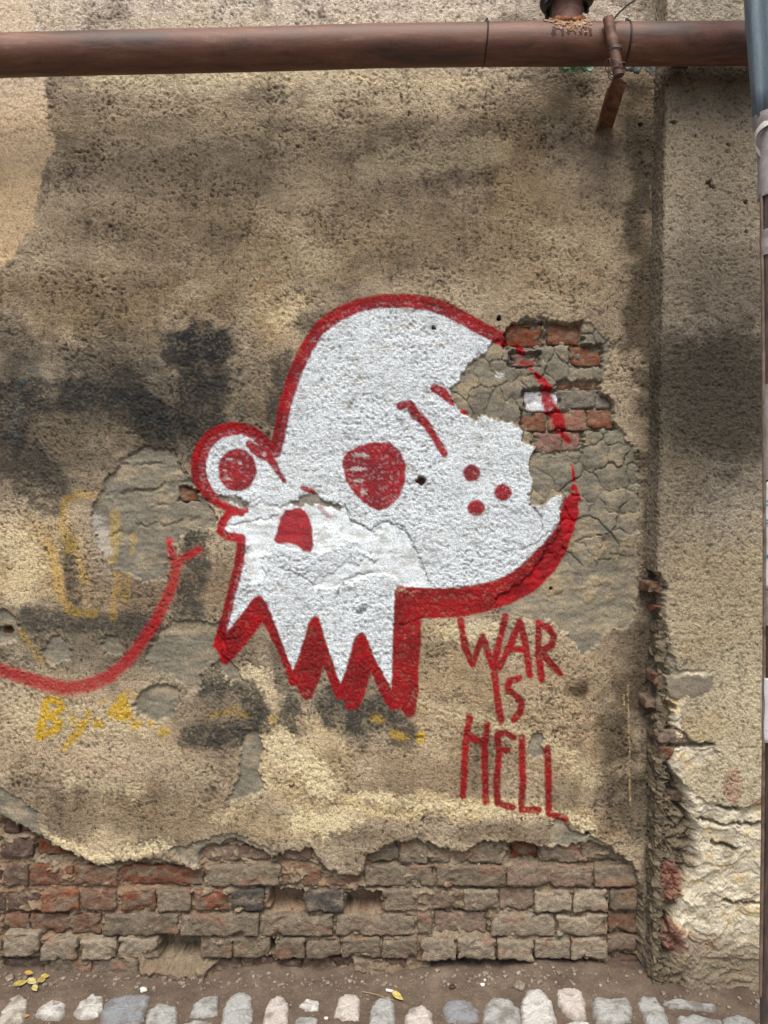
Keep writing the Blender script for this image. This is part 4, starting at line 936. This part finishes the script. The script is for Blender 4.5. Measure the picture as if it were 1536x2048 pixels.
WHT, GRY, PNK, BLU, BEI = (226, 224, 217), (190, 192, 188), (220, 211, 202), (156, 160, 164), (206, 200, 186)
CB = [
 ([(-8, 2060), (4, 2022), (20, 1998), (42, 1990), (55, 2004), (50, 2030), (36, 2060)], BEI, .1), ([(74, 2030), (82, 2014), (104, 2000), (128, 2006), (131, 2024), (112, 2036)], WHT, .1),
 ([(148, 2026), (160, 2004), (182, 1988), (204, 1990), (206, 2010), (196, 2032), (165, 2037)], WHT, .05), ([(198, 2070), (206, 2026), (218, 1998), (250, 1996), (282, 1990), (298, 1996), (288, 2026), (270, 2070)], BLU, 0),
 ([(288, 2070), (298, 2024), (318, 2008), (350, 2014), (354, 2040), (346, 2070)], GRY, 0), ([(380, 2030), (392, 2004), (414, 1994), (434, 1994), (434, 2028), (404, 2032)], GRY, .1), ([(360, 2085), (368, 2046), (390, 2039), (424, 2042), (428, 2085)], GRY, .1),
 ([(442, 2064), (450, 2014), (460, 1994), (478, 1983), (500, 1990), (504, 2030), (496, 2068)], GRY, -.1), ([(524, 2064), (534, 2016), (546, 1998), (566, 1996), (576, 2014), (574, 2064)], PNK, 0),
 ([(600, 2012), (612, 1998), (636, 2002), (636, 2018), (616, 2021)], WHT, .1), ([(588, 2080), (594, 2040), (612, 2034), (634, 2036), (636, 2080)], GRY, .05),
 ([(670, 2030), (676, 2000), (692, 1986), (712, 1988), (720, 2010), (716, 2036), (684, 2043)], PNK, -.1), ([(738, 2066), (744, 2016), (756, 1996), (780, 1995), (788, 2016), (788, 2066)], GRY, -.05),
 ([(806, 2070), (812, 2028), (826, 2012), (852, 2012), (864, 2026), (864, 2070)], PNK, -.05), ([(886, 2022), (892, 2006), (910, 1999), (940, 2004), (954, 2022), (956, 2044), (920, 2046), (896, 2040)], BLU, -.1),
 ([(966, 2070), (970, 2020), (982, 2000), (1012, 1998), (1036, 2020), (1042, 2070)], GRY, .22), ([(1046, 2050), (1044, 2006), (1056, 1984), (1078, 1981), (1098, 2000), (1110, 2036), (1108, 2064), (1062, 2070)], WHT, -.2),
 ([(1116, 2004), (1116, 1982), (1136, 1972), (1156, 1978), (1168, 2000), (1172, 2030), (1152, 2036), (1130, 2024)], PNK, -.2), ([(1126, 2084), (1130, 2046), (1150, 2040), (1178, 2044), (1184, 2084)], WHT, 0),
 ([(1184, 2012), (1190, 2000), (1224, 2002), (1254, 2000), (1264, 2024), (1256, 2042), (1226, 2047), (1196, 2040)], GRY, .02), ([(1276, 2006), (1284, 1996), (1310, 1996), (1330, 2024), (1338, 2060), (1300, 2062)], GRY, .0),
 ([(1330, 2008), (1350, 2002), (1390, 2006), (1426, 2014), (1424, 2022), (1380, 2020), (1345, 2020)], GRY, .15), ([(1352, 2076), (1358, 2036), (1390, 2030), (1440, 2042), (1446, 2076)], GRY, .1), ([(1446, 2074), (1448, 2036), (1478, 2030), (1506, 2042), (1512, 2074)], GRY, .05),
 ([(1530, 2030), (1540, 2006), (1580, 2004), (1596, 2030), (1580, 2050)], WHT, .1)]
for i, (pts, rgb, d) in enumerate(CB):
    cobble([GP(x, y) for x, y in pts], rgb, 10 + i * 3, d)
# the paving goes on towards the viewer and to both sides
_r = random.Random(21)
rowy = -0.335; rr_ = 0
while rowy > -1.05:
    x = -1.9 + .05 * (rr_ % 2)
    while x < 1.9:
        w = _r.uniform(.075, .105); hgt = .125
        pts = []
        for k in range(10):
            a = k / 10 * 2 * math.pi; ca, sa = math.cos(a), math.sin(a)
            q = (abs(ca) ** 4 + abs(sa) ** 4) ** -.25
            pts.append((x + w / 2 * .9 * ca * q * _r.uniform(.88, 1.06), rowy + hgt / 2 * .85 * sa * q * _r.uniform(.88, 1.06)))
        if not (abs(x) < 1.2 and rowy > -.3): cobble(pts, _r.choice([WHT, GRY, GRY, PNK, BLU, BEI]), _r.randint(0, 900), _r.uniform(-.1, .15))
        x += w + .012
    rowy -= .138; rr_ += 1
for sgn in (-1, 1):
    for rowy in (-.10, -.21):
        x = 1.22
        while x < 1.9:
            if sgn > 0 and rowy > -.15: break
            w = _r.uniform(.075, .1)
            pts = [(sgn * (x + w / 2 * .9 * math.cos(k * .628) * _r.uniform(.9, 1.1)), rowy + .045 * math.sin(k * .628) * _r.uniform(.9, 1.1)) for k in range(10)]
            cobble(pts, _r.choice([WHT, GRY, PNK, BEI]), _r.randint(0, 900), .1); x += w + .02

# ------------------------------------------------------------------ generic swept shapes
def tube_mesh(name, pts, rad, seg=16, closed=False, rfun=None, cap=True):
    pts = [Vector(p) for p in pts]; verts = []; faces = []
    n = len(pts); prev = None
    for i, p in enumerate(pts):
        t = (pts[min(i + 1, n - 1)] - pts[max(i - 1, 0)]).normalized()
        if closed: t = (pts[(i + 1) % n] - pts[i - 1]).normalized()
        if prev is None:
            a = Vector((0, 0, 1)) if abs(t.z) < .9 else Vector((1, 0, 0)); u = t.cross(a).normalized()
        else: u = (prev - t * prev.dot(t)).normalized()
        prev = u; v = t.cross(u)
        r = rad[i] if isinstance(rad, (list, tuple)) else rad
        for k in range(seg):
            a = 2 * math.pi * k / seg; rr = r * (rfun(i, k) if rfun else 1)
            verts.append(p + (u * math.cos(a) + v * math.sin(a)) * rr)
    m = n if closed else n - 1
    for i in range(m):
        a = i * seg; b = ((i + 1) % n) * seg
        for k in range(seg): k2 = (k + 1) % seg; faces.append((a + k, a + k2, b + k2, b + k))
    if cap and not closed:
        faces.append(tuple(range(seg - 1, -1, -1))); faces.append(tuple((n - 1) * seg + k for k in range(seg)))
    me = bpy.data.meshes.new(name); me.from_pydata([tuple(v) for v in verts], [], faces)
    bm = bmesh.new(); bm.from_mesh(me); bmesh.ops.recalc_face_normals(bm, faces=bm.faces); bm.to_mesh(me); bm.free()
    me.shade_smooth(); me.set_sharp_from_angle(angle=R(50))
    return me
def lerp(a, b, n): return [Vector(a).lerp(Vector(b), i / (n - 1)) for i in range(n)]

# ------------------------------------------------------------------ the big pipe
PY = -0.175
A = P(-500, 134, PY); B = P(0, 112, PY); C_ = P(750, 92, PY); E = P(1500, 86, PY); G = P(2400, 84, PY)
prad = 38.8 / F * (D + PY)
pipe = empty('gas_pipe', (A.x, A.y, A.z)); tag(pipe, 'thick red brown painted pipe running across the top of the wall', 'pipe')
path = lerp(A, B, 6)[:-1] + lerp(B, C_, 12)[:-1] + lerp(C_, E, 12)[:-1] + lerp(E, G, 8)
path = [p + Vector((0, 0, .0012 * math.sin(p.x * 5))) for p in path]
link('pipe_body', tube_mesh('pipe_body', path, prad, 48), m_pipe, pipe)
T0 = P(1134, 80, PY); T1 = P(1134, -520, PY); T0.y = T1.y = PY
r2 = 29.5 / F * (D + PY)
link('branch_pipe', tube_mesh('branch_pipe', lerp(T0, T1, 8), r2, 32), m_pipe, pipe)
zf = P(1134, 3, PY).z
flange = link('flange', tube_mesh('flange', [Vector((T0.x, PY, zf - .004)), Vector((T0.x, PY, zf)), Vector((T0.x, PY, zf + .016)), Vector((T0.x, PY, zf + .020))], [r2 * 1.7, r2 * 1.82, r2 * 1.82, r2 * 1.7], 32), m_black, pipe)
for k in range(6):
    a = k * math.pi / 3 + .3; bx_, by_ = T0.x + r2 * 1.52 * math.cos(a), PY + r2 * 1.52 * math.sin(a)
    link('bolt', tube_mesh('bolt', [Vector((bx_, by_, zf - .018)), Vector((bx_, by_, zf + .03))], .007, 6), m_black, flange)
# lumpy weld with rust runs on the pipe face
ctr = P(1134, 86, PY); ztop = ctr.z
pz = lambda x: ctr.z
ringp = []
for k in range(36):
    a = 2 * math.pi * k / 36; x = r2 * 1.04 * math.cos(a); y = r2 * 1.04 * math.sin(a)
    ringp.append(Vector((T0.x + x, PY + y, ztop + math.sqrt(max(prad ** 2 - y * y, 1e-6)) + .001)))
rw = random.Random(5); wr = [rw.uniform(.7, 1.35) for _ in range(36 * 10)]
link('weld', tube_mesh('weld', ringp, .0085, 10, closed=True, rfun=lambda i, k: wr[i * 10 + k]), m_rust, pipe)
def pipe_patch(name, x0, x1, a0, a1, mat, seed, off=.0008, nx=90, na=54, thr=0.0, lump=.002):
    """thin crust lying on the pipe surface between angles a0..a1 (0 = towards viewer, 90 = up), ragged outline"""
    verts = []; q = {}; faces = []
    xs_ = np.linspace(x0, x1, nx); as_ = np.linspace(a0, a1, na)
    gx_, ga_ = np.meshgrid(xs_, as_)
    nn = fbm(gx_ * 90 + seed, ga_ * 4.0, 3, seed) + .6 * (1 - ((gx_ - (x0 + x1) / 2) / ((x1 - x0) / 2)) ** 2) - .25
    fa = np.minimum((ga_ - a0), (a1 - ga_)) / (a1 - a0) * 2; nn = nn + fa * .5 - .4
    r_ = prad + off + lump * np.clip(nn, 0, 1) * (1 + .5 * fbm(gx_ * 300, ga_ * 15, 2, seed + 2))
    inside = nn > thr
    def vid(i, j):
        if (i, j) not in q:
            q[(i, j)] = len(verts); rr = r_[i, j]
            verts.append((gx_[i, j], PY - rr * math.cos(ga_[i, j]), ztop + rr * math.sin(ga_[i, j])))
        return q[(i, j)]
    for i in range(na - 1):
        for j in range(nx - 1):
            if inside[i, j] and inside[i + 1, j] and inside[i, j + 1] and inside[i + 1, j + 1]: faces.append((vid(i, j), vid(i, j + 1), vid(i + 1, j + 1), vid(i + 1, j)))
    me = bpy.data.meshes.new(name); me.from_pydata(verts, [], faces); me.shade_smooth()
    return link(name, me, mat, pipe)
m_crust = rust_mat('weld_crust', [(0.3, (84, 58, 42)), (0.45, (140, 100, 70)), (0.58, (184, 160, 130)), (0.72, (206, 196, 178))], 0.85, 0.9, 40)
m_soot = rust_mat('dark_rust_run', [(0.3, (48, 26, 20)), (0.7, (88, 46, 34))], 0.7, 0.3, 30)
m_tan = rust_mat('primer_smear', [(0.3, (120, 88, 66)), (0.7, (158, 126, 98))], 0.7, 0.3, 30)
pipe_patch('rust_crust', T0.x - .052, T0.x + .058, R(-12), R(82), m_crust, 61, lump=.004, thr=-.02)
pipe_patch('primer_smear', T0.x - .085, T0.x + .085, R(15), R(88), m_tan, 63, off=.0004, lump=.001, thr=-.05)
for i, (dx, w, a0, a1) in enumerate([(-.050, .017, -32, 12), (-.026, .010, -22, 6), (-.010, .008, -26, 12), (.008, .010, -20, 16), (.024, .010, -18, 10), (.038, .009, -22, 12), (.051, .010, -20, 6)]):
    pipe_patch('rust_run', T0.x + dx - w / 2, T0.x + dx + w / 2, R(a0), R(a1), m_soot, 70 + i, off=.0006, nx=22, na=44, lump=.0008, thr=-.25)

# zip ties round the pipe
def ziptie(px, tilt, tail):
    c = P(px, 88, PY); pts = []
    for k in range(40):
        a = 2 * math.pi * k / 40; z = prad * 1.03 * math.sin(a); y = -prad * 1.03 * math.cos(a)
        pts.append(Vector((c.x + tilt * z, PY + y, c.z + z)))
    e = empty('cable_tie', (c.x, PY, c.z))
    l = 'black cable tie round the pipe left of the branch pipe' if px < 1100 else 'black cable tie round the pipe just right of the tied rod'
    tag(e, l, 'cable tie', 'cable ties round the pipe')
    link('band', tube_mesh('band', pts, .0024, 6, closed=True), m_black, e)
    t = Vector((c.x + tilt * prad, PY - .01, c.z + prad * 1.04))
    link('tie_head', tube_mesh('tie_head', [t + Vector((-.002, -.002, -.003)), t + Vector((.001, .001, .008))], .0048, 6), m_black, e)
    link('tie_tail', tube_mesh('tie_tail', [t, t + Vector((tail[0] * .5, .004, tail[1] * .7)), t + Vector((tail[0], .008, tail[1]))], .0018, 5), m_black, e)
ziptie(970, .06, (.004, -.01)); ziptie(1250, .02, (-.006, -.01))

# bracket: rod in front of the pipe, tied to an angle iron set in the wall
br = empty('pipe_bracket', P(1196, 250, -.01)); tag(br, 'rusty angle iron prop wired to a short rod crossing over the pipe', 'bracket')
yr = PY - prad - .018
rodA = P(1216, 36, yr); rodB = P(1238, 152, yr)
link('rod', tube_mesh('rod', lerp(rodA, rodB, 6), 10.5 / F * (D + yr), 20), m_pipe, br)
def angle_iron(name, a, b, up, w, th, mat, parent):
    a = Vector(a); b = Vector(b); d = (b - a).normalized(); u = (Vector(up) - d * Vector(up).dot(d)).normalized(); s = d.cross(u)
    u2 = (u + s).normalized(); s2 = (u - s).normalized()
    prof = [(0, 0), (w, 0), (w, th), (th, th), (th, w), (0, w)]
    verts = []; faces = []; n = 8
    for i in range(n):
        p = a.lerp(b, i / (n - 1))
        for x, y in prof: verts.append(tuple(p - u2 * x - s2 * y * 1.0))
    for i in range(n - 1):
        for k in range(6): k2 = (k + 1) % 6; faces.append((i * 6 + k, i * 6 + k2, i * 6 + 6 + k2, i * 6 + 6 + k))
    faces.append(tuple(range(5, -1, -1))); faces.append(tuple((n - 1) * 6 + k for k in range(6)))
    me = bpy.data.meshes.new(name); me.from_pydata(verts, [], faces)
    bm = bmesh.new(); bm.from_mesh(me); bmesh.ops.recalc_face_normals(bm, faces=bm.faces); bmesh.ops.bevel(bm, geom=bm.edges[:], offset=.0006, segments=1, affect='EDGES'); bm.to_mesh(me); bm.free()
    return link(name, me, mat, parent)
angle_iron('angle_iron', P(1229, 150, yr + .02), P(1200, 252, .03), (-.25, -1, .45), .040, .0045, m_iron2, br)
for k, (cx, cy) in enumerate([(1230, 97), (1231, 101)]):
    c = P(cx, cy, yr); pts = [c + Vector((.0172 * math.cos(a), .0172 * math.sin(a), .003 * math.sin(a + 1) + k * .002)) for a in [j * .3927 for j in range(16)]]
    link('wire_loop', tube_mesh('wire_loop', pts, .0011, 5, closed=True), m_wire, br)
for k, (cx, cy, rr, tx) in enumerate([(1236, 137, .021, .3), (1233, 141, .022, -.35), (1232, 147, .020, .15), (1228, 138, .023, .9)]):
    c = P(cx, cy, yr + .012); pts = [c + Vector((rr * math.cos(a), rr * 1.3 * math.sin(a), rr * tx * math.cos(a + k))) for a in [j * .2618 for j in range(24)]]
    link('wire_loop', tube_mesh('wire_loop', pts, .0011, 5, closed=True), m_wire, br)
w = [P(1226, 140, yr - .012), P(1222, 128, yr - .02), P(1219, 117, yr - .018)]
link('wire_end', tube_mesh('wire_end', w, .001, 5), m_wire, br)

cab = tube_mesh('black_wire', [P(1226, 40, yr), P(1236, 28, yr + .03), P(1252, 12, yr + .07), P(1276, -4, yr + .1), P(1330, -60, yr + .14), P(1400, -300, -.03)], .0028, 8)
tag(link('wire', cab, m_black), 'thin black wire rising from the tied rod to the upper right', 'wire')
cab = tube_mesh('thin_wire', [P(1316, 42, -.12), P(1310, 20, -.10), P(1303, -4, -.08), P(1296, -120, -.03)], .0016, 8)
tag(link('wire', cab, m_wire), 'short brown wire behind the pipe above the wall corner', 'wire')

def rag(name, px0, px1, py0, py1, y, mat, label, cat, seed, amp=.014):
    n, m = 26, 12; verts = []; faces = []
    a = P(px0, py0, y); b = P(px1, py1, y)
    for side in (0, 1):
        for j in range(m):
            for i in range(n):
                u = i / (n - 1); v = j / (m - 1)
                x = a.x + (b.x - a.x) * u; z = a.z + (b.z - a.z) * v * (0.6 + .4 * float(pn(u * 4 + seed, 3.0, seed % 50)) + .25 * math.sin(u * math.pi) + .12 * float(pn(u * 13 + seed, 7.0, seed % 50)))
                yy = y + amp * float(fbm(np.float32(u * 5 + seed), np.float32(v * 3), 3, 5)) + side * .003
                verts.append((x, yy, z))
    o_ = n * m
    for j in range(m - 1):
        for i in range(n - 1):
            k = j * n + i; faces.append((k, k + 1, k + n + 1, k + n)); faces.append((o_ + k, o_ + k + n, o_ + k + n + 1, o_ + k + 1))
    bd = [i for i in range(n)] + [j * n + n - 1 for j in range(1, m)] + [(m - 1) * n + i for i in range(n - 2, -1, -1)] + [j * n for j in range(m - 2, 0, -1)]
    for p, q in zip(bd, bd[1:] + bd[:1]): faces.append((p, o_ + p, o_ + q, q))
    me = bpy.data.meshes.new(name); me.from_pydata(verts, [], faces); me.shade_smooth()
    return tag(link(name, me, mat), label, cat)
rag('plastic_scrap', 1116, 1190, 105, 151, -.045, m_green, 'green plastic scrap tucked behind the pipe', 'plastic', 3)
rag('rag', 1246, 1312, 105, 152, -.045, m_rag, 'grey woven rag stuffed behind the pipe near the wall corner', 'rag', 8)
# hook under the pipe over the pier
c = P(1360, 133, -.115); hk = [c + Vector((.020 * math.cos(a), .008 * math.sin(a), .006 * math.sin(a))) for a in [j * .3927 for j in range(16)]]
tag(link('iron_ring', tube_mesh('iron_ring', hk, .0048, 8, closed=True), m_black), 'small black iron ring on the pier just under the pipe', 'ring')

# ------------------------------------------------------------------ post on the right edge
YP = -0.42
sp = (D + YP) / F
post = empty('metal_post', (P(1550, 2048, YP).x, YP, 0)); tag(post, 'dark metal post bound with grey tape at the right edge of the view', 'post')
def post_x(py): return 1521.5 + 9 * math.sin(math.pi * min(max((py - 200) / 1850, 0), 1)) - (9 if py < 250 else 0)
pr = .030
def pp(py, r=pr): c = P(post_x(py), py, YP); return Vector((c.x + pr, YP, c.z))
pts = [pp(y) for y in range(-1300, 2150, 150)] + [Vector((pp(2150).x, YP, 0.0))]
pts = [p for i, p in enumerate(pts) if p.z >= -0.001]
link('post_tube', tube_mesh('post_tube', pts, pr, 24), m_post, post)
def taper(name, y0, y1, r, mat, lab, seed, parent=post):
    n = 14; rr = random.Random(seed); ys_ = [y0 + (y1 - y0) * i / (n - 1) for i in range(n)]
    tb = [[1 + .035 * math.sin(k * .8 + seed) * math.sin(i * .9 + k * .3 + seed) for k in range(24)] for i in range(n)]
    me = tube_mesh(name, [pp(y) for y in ys_], r, 24, rfun=lambda i, k: tb[i][k])
    o = link(name, me, mat, parent)
    if lab: o['label'] = lab
    return o
taper('tape_wrap', 232, 395, .0375, m_tape, None, 1); taper('tape_wrap', 462, 512, .0345, m_tape, None, 2); taper('tape_wrap', 770, 960, .0335, m_tape, None, 3)
taper('tape_wrap', 1180, 1250, .0325, m_tape, None, 6)
# loose tape loop hanging off
c = pp(285); pts = [c + Vector((-.030 - .020 * math.sin(t_ * math.pi), -.022, .020 - .075 * t_)) for t_ in [i / 14 for i in range(15)]]
def ribbon(name, pts, wdir, w, mat, parent, th=.0008):
    verts = []; faces = []; wd = Vector(wdir)
    for i, p in enumerate(pts):
        t_ = (pts[min(i + 1, len(pts) - 1)] - pts[max(i - 1, 0)]).normalized(); nn = t_.cross(wd).normalized() * th
        for q in (p - wd * w / 2 + nn, p + wd * w / 2 + nn, p + wd * w / 2 - nn, p - wd * w / 2 - nn): verts.append(tuple(q))
    for i in range(len(pts) - 1):
        for k in range(4): k2 = (k + 1) % 4; faces.append((i * 4 + k, i * 4 + k2, i * 4 + 4 + k2, i * 4 + 4 + k))
    faces += [(3, 2, 1, 0), tuple(len(pts) * 4 - 4 + k for k in range(4))]
    me = bpy.data.meshes.new(name); me.from_pydata(verts, [], faces); me.shade_smooth(); me.set_sharp_from_angle(angle=R(40))
    return link(name, me, mat, parent)
lp = []
for i in range(24):
    t_ = i / 23 * math.pi * 1.25 - .3
    lp.append(Vector((c.x - .012 - .044 * math.sin(t_), YP - .036 + .012 * t_, c.z + .010 + .030 * math.cos(t_) - .006 * t_)))
ribbon('tape_loop', lp, (0.15, .3, 1), .018, m_tape, post)
# bluish sheet wound round the top of the post: folded skirt
n = 22; seg = 40; verts = []; faces = []
for i in range(n):
    py = -900 + (240 + 900) * i / (n - 1); c = P(1497 + 15 * max(0, min(1, py / 235)) + (0 if py > 0 else py * .02), py, YP)
    rb = .064 - .018 * max(0, min(1, (py + 50) / 290))
    for k in range(seg):
        a = 2 * math.pi * k / seg; r_ = rb * (1 + .11 * math.sin(k * .94 + .6) + .05 * math.sin(k * 2.2 + i * .15))
        verts.append((c.x + .062 - .016 * max(0, min(1, (py + 50) / 290)) + math.cos(a) * r_, YP + math.sin(a) * r_, c.z + .012 * math.sin(k * .7) * (i == n - 1)))
for i in range(n - 1):
    for k in range(seg): k2 = (k + 1) % seg; faces.append((i * seg + k, i * seg + k2, i * seg + seg + k2, i * seg + seg + k))
me = bpy.data.meshes.new('sheet'); me.from_pydata(verts, [], faces); me.shade_smooth()
o = link('sheet', me, m_cloth); md = o.modifiers.new('thickness', 'SOLIDIFY'); md.thickness = .0015
tag(o, 'blue grey plastic sheet wound round the top of the taped post', 'sheet')
# paper notices glued round the post
def notice(y0, y1, lab, seed, ragged=.006, a0=-2.9, a1=-.6, proud=.002):
    nA, nY = 18, 22; verts = []; faces = []
    for j in range(nY):
        py = y0 + (y1 - y0) * j / (nY - 1); c = pp(py)
        for i in range(nA):
            e = ragged / pr * float(pn(np.float32(j * .55 + seed), np.float32(seed * 1.3), seed % 40)); a = a0 + (a1 - a0) * i / (nA - 1) + (e if i == 0 else 0)
            r_ = pr + proud + .0012 * math.sin(i * .9 + j * .5 + seed)
            z = c.z + (ragged * 1.2 * float(pn(np.float32(i * .6 + seed), np.float32(2.2), seed % 30)) if j in (0, nY - 1) else 0)
            verts.append((c.x + math.cos(a) * r_, YP + math.sin(a) * r_, z))
    for j in range(nY - 1):
        for i in range(nA - 1): k = j * nA + i; faces.append((k, k + 1, k + nA + 1, k + nA))
    me = bpy.data.meshes.new('paper_notice'); me.from_pydata(verts, [], faces); me.shade_smooth()
    o = link('paper_notice', me, m_paper); md = o.modifiers.new('thickness', 'SOLIDIFY'); md.thickness = .0006; md.offset = 1
    return tag(o, lab, 'notice', 'paper notices on the post')
nt1 = notice(965, 1178, 'upper white paper notice with faint teal lines on the taped post', 3, a0=-3.3)
nt2 = notice(1352, 1480, 'torn white paper scrap on the lower half of the post', 9, ragged=.012, a0=-3.55, proud=.006)
for k, py in enumerate((1002, 1010, 1040, 1046, 1112)):
    c = pp(py); pts = [c + Vector((math.cos(a) * (pr + .0035), math.sin(a) * (pr + .0035), 0)) for a in [-2.95 + .12 * i for i in range(9)]]
    o = ribbon('print_line', pts, (0, 0, 1), .003 if k != 4 else .008, m_teal, None, .0004); o.parent = nt1
rb = [pp(y) + Vector((-pr - .004, -.004, 0)) for y in range(390, 2150, 160)]
link('edge_strip', tube_mesh('edge_strip', rb, .0045, 8), m_wire, post)

# ------------------------------------------------------------------ litter on the dirt
def gpt(px, py, lift=0.0):
    x, y = GP(px, py); z = float(ground_h(np.array([x]), np.array([y]))[0])
    d = F * (H - z) / (py - 1024); x = (px - 768) * d / F; y = d - D
    return Vector((x, y, float(ground_h(np.array([x]), np.array([y]))[0]) + lift))
def leaf(px, py, L, W, rot, mat, lab, curl=.25, tilt=.2, lift=.004, group=None):
    n, m = 10, 5; verts = []; faces = []
    for i in range(n):
        u = i / (n - 1); w = W / 2 * math.sin(math.pi * min(1, u * 1.02)) ** .75 * (1.15 - .4 * u)
        for j in range(m):
            v = j / (m - 1) * 2 - 1
            verts.append(((u - .5) * L, v * w, curl * L * (u - .5) ** 2 + abs(v) * w * .35))
    for i in range(n - 1):
        for j in range(m - 1): k = i * m + j; faces.append((k, k + m, k + m + 1, k + 1))
    me = bpy.data.meshes.new('leaf'); me.from_pydata(verts, [], faces); me.shade_smooth()
    o = link('leaf', me, mat); md = o.modifiers.new('thickness', 'SOLIDIFY'); md.thickness = .0005
    o.location = gpt(px, py, lift); o.rotation_euler = (tilt, tilt * .5, rot)
    return tag(o, lab, 'leaf', group)
leaf(40, 1974, .050, .018, 1.0, m_leaf, 'long olive leaf at the left of the small leaf heap', tilt=.5, lift=.010)
leaf(58, 1957, .026, .014, .2, m_leafy, 'orange yellow leaf on top of the small leaf heap', tilt=.4, lift=.016)
leaf(64, 1971, .034, .020, -.3, m_leaf2, 'yellow leaf in the middle of the small leaf heap', tilt=.35, lift=.012)
leaf(82, 1967, .034, .017, 1.2, m_leaf, 'pale leaf at the right of the small leaf heap', tilt=.6, lift=.010)
leaf(70, 1982, .030, .017, -.8, m_leaf2, 'pale leaf at the front of the small leaf heap', tilt=.3, lift=.008)
leaf(90, 1959, .026, .014, .6, m_leaf, 'small pale leaf behind the small leaf heap', tilt=.5, lift=.010)
leaf(52, 2036, .018, .011, .6, m_leafy, 'small yellow leaf on the dirt below the leaf heap', tilt=.3)
leaf(795, 1999, .044, .019, -.7, m_leaf, 'single curled olive leaf beside the cigarette butt', tilt=.35, lift=.010)
p0 = gpt(722, 1985, .003); p1 = gpt(755, 1996, .010); p2 = gpt(788, 2004, .005)
tag(link('twig', tube_mesh('twig', [p0, p1, p2], .0012, 6), m_twig), 'thin dry stalk lying beside the olive leaf', 'twig')
c = gpt(779, 1985, .005); tag(link('cigarette_butt', tube_mesh('cigarette_butt', [c + Vector((-.011, .002, .001)), c + Vector((-.010, .002, .001)), c + Vector((.010, -.003, 0)), c + Vector((.011, -.003, 0))], [.003, .0038, .0038, .0032], 12), m_butt), 'white cigarette butt on the dirt beside the olive leaf', 'cigarette butt')
for i, (pts, lab) in enumerate([([(1205, 1936), (1215, 1934), (1219, 1942), (1222, 1952)], 'bent dry stalk at the wall foot near the corner'), ([(815, 1966), (828, 1962), (833, 1966)], 'short curved stalk on the dirt above the cobbles')]):
    tag(link('twig', tube_mesh('twig', [gpt(x, y, .004) for x, y in pts], .0009, 6), m_twig), lab, 'twig')
def stone(px, py, r, mat, seed, lab=None):
    bm = bmesh.new(); bmesh.ops.create_icosphere(bm, subdivisions=2, radius=r)
    for v in bm.verts:
        k = 1 + .35 * float(pn(np.float32(v.co.x / r * 1.3 + seed), np.float32(v.co.y / r * 1.3 + v.co.z / r), seed % 60)); v.co *= k; v.co.z *= .65
    me = bpy.data.meshes.new('stone'); bm.to_mesh(me); bm.free(); me.shade_smooth()
    o = link('stone', me, mat); o.location = gpt(px, py, r * .25)
    if lab: tag(o, lab, 'stone')
    return o
stone(20, 1958, .014, m_pebble, 3, 'grey pebble left of the leaf heap'); stone(965, 1970, .008, m_butt, 5, 'small white stone on the dirt above the blue grey cobble')
stone(970, 1961, .005, m_butt, 6, 'tiny pale stone behind the small white stone'); stone(1038, 1972, .020, m_pebble, 7, 'crumbly grey lump of mortar on the dirt above the cobbles'); stone(905, 1976, .010, m_soot, 8, 'dark brown pebble on the dirt above the cobbles')
stone(835, 1926, .013, m_pebble, 11, 'small pale stone fallen against the bottom bricks'); stone(287, 1982, .011, m_butt, 12, 'white chip of plaster in front of the crumbling mortar foot'); stone(652, 2037, .006, m_butt, 14, 'white speck of stone between two cobbles')
# scattered grit: nobody could count it
rg = random.Random(9); bm = bmesh.new()
for k in range(2400):
    x = rg.uniform(-1.5, 1.3); y = -abs(rg.gauss(0, .13)) - .005; r = rg.choice([.0012, .0014, .0016, .002, .002, .003] + ([.0045, .006, .008] if y > -.07 else [])) * rg.uniform(.7, 1.2)
    if x > .78: y -= PD
    z = float(ground_h(np.array([x]), np.array([y]))[0])
    g_ = bmesh.ops.create_icosphere(bm, subdivisions=1, radius=r, matrix=Matrix.Translation((x, y, z + r * .3)) @ Matrix.Scale(rg.uniform(.5, 1), 4, (0, 0, 1)))
me = bpy.data.meshes.new('grit'); bm.to_mesh(me); bm.free()
tag(link('grit', me, m_pebble), 'fine grit and crumbs of mortar scattered on the dirt', 'grit', kind='stuff')

sc.render.resolution_x = 768; sc.render.resolution_y = 1024
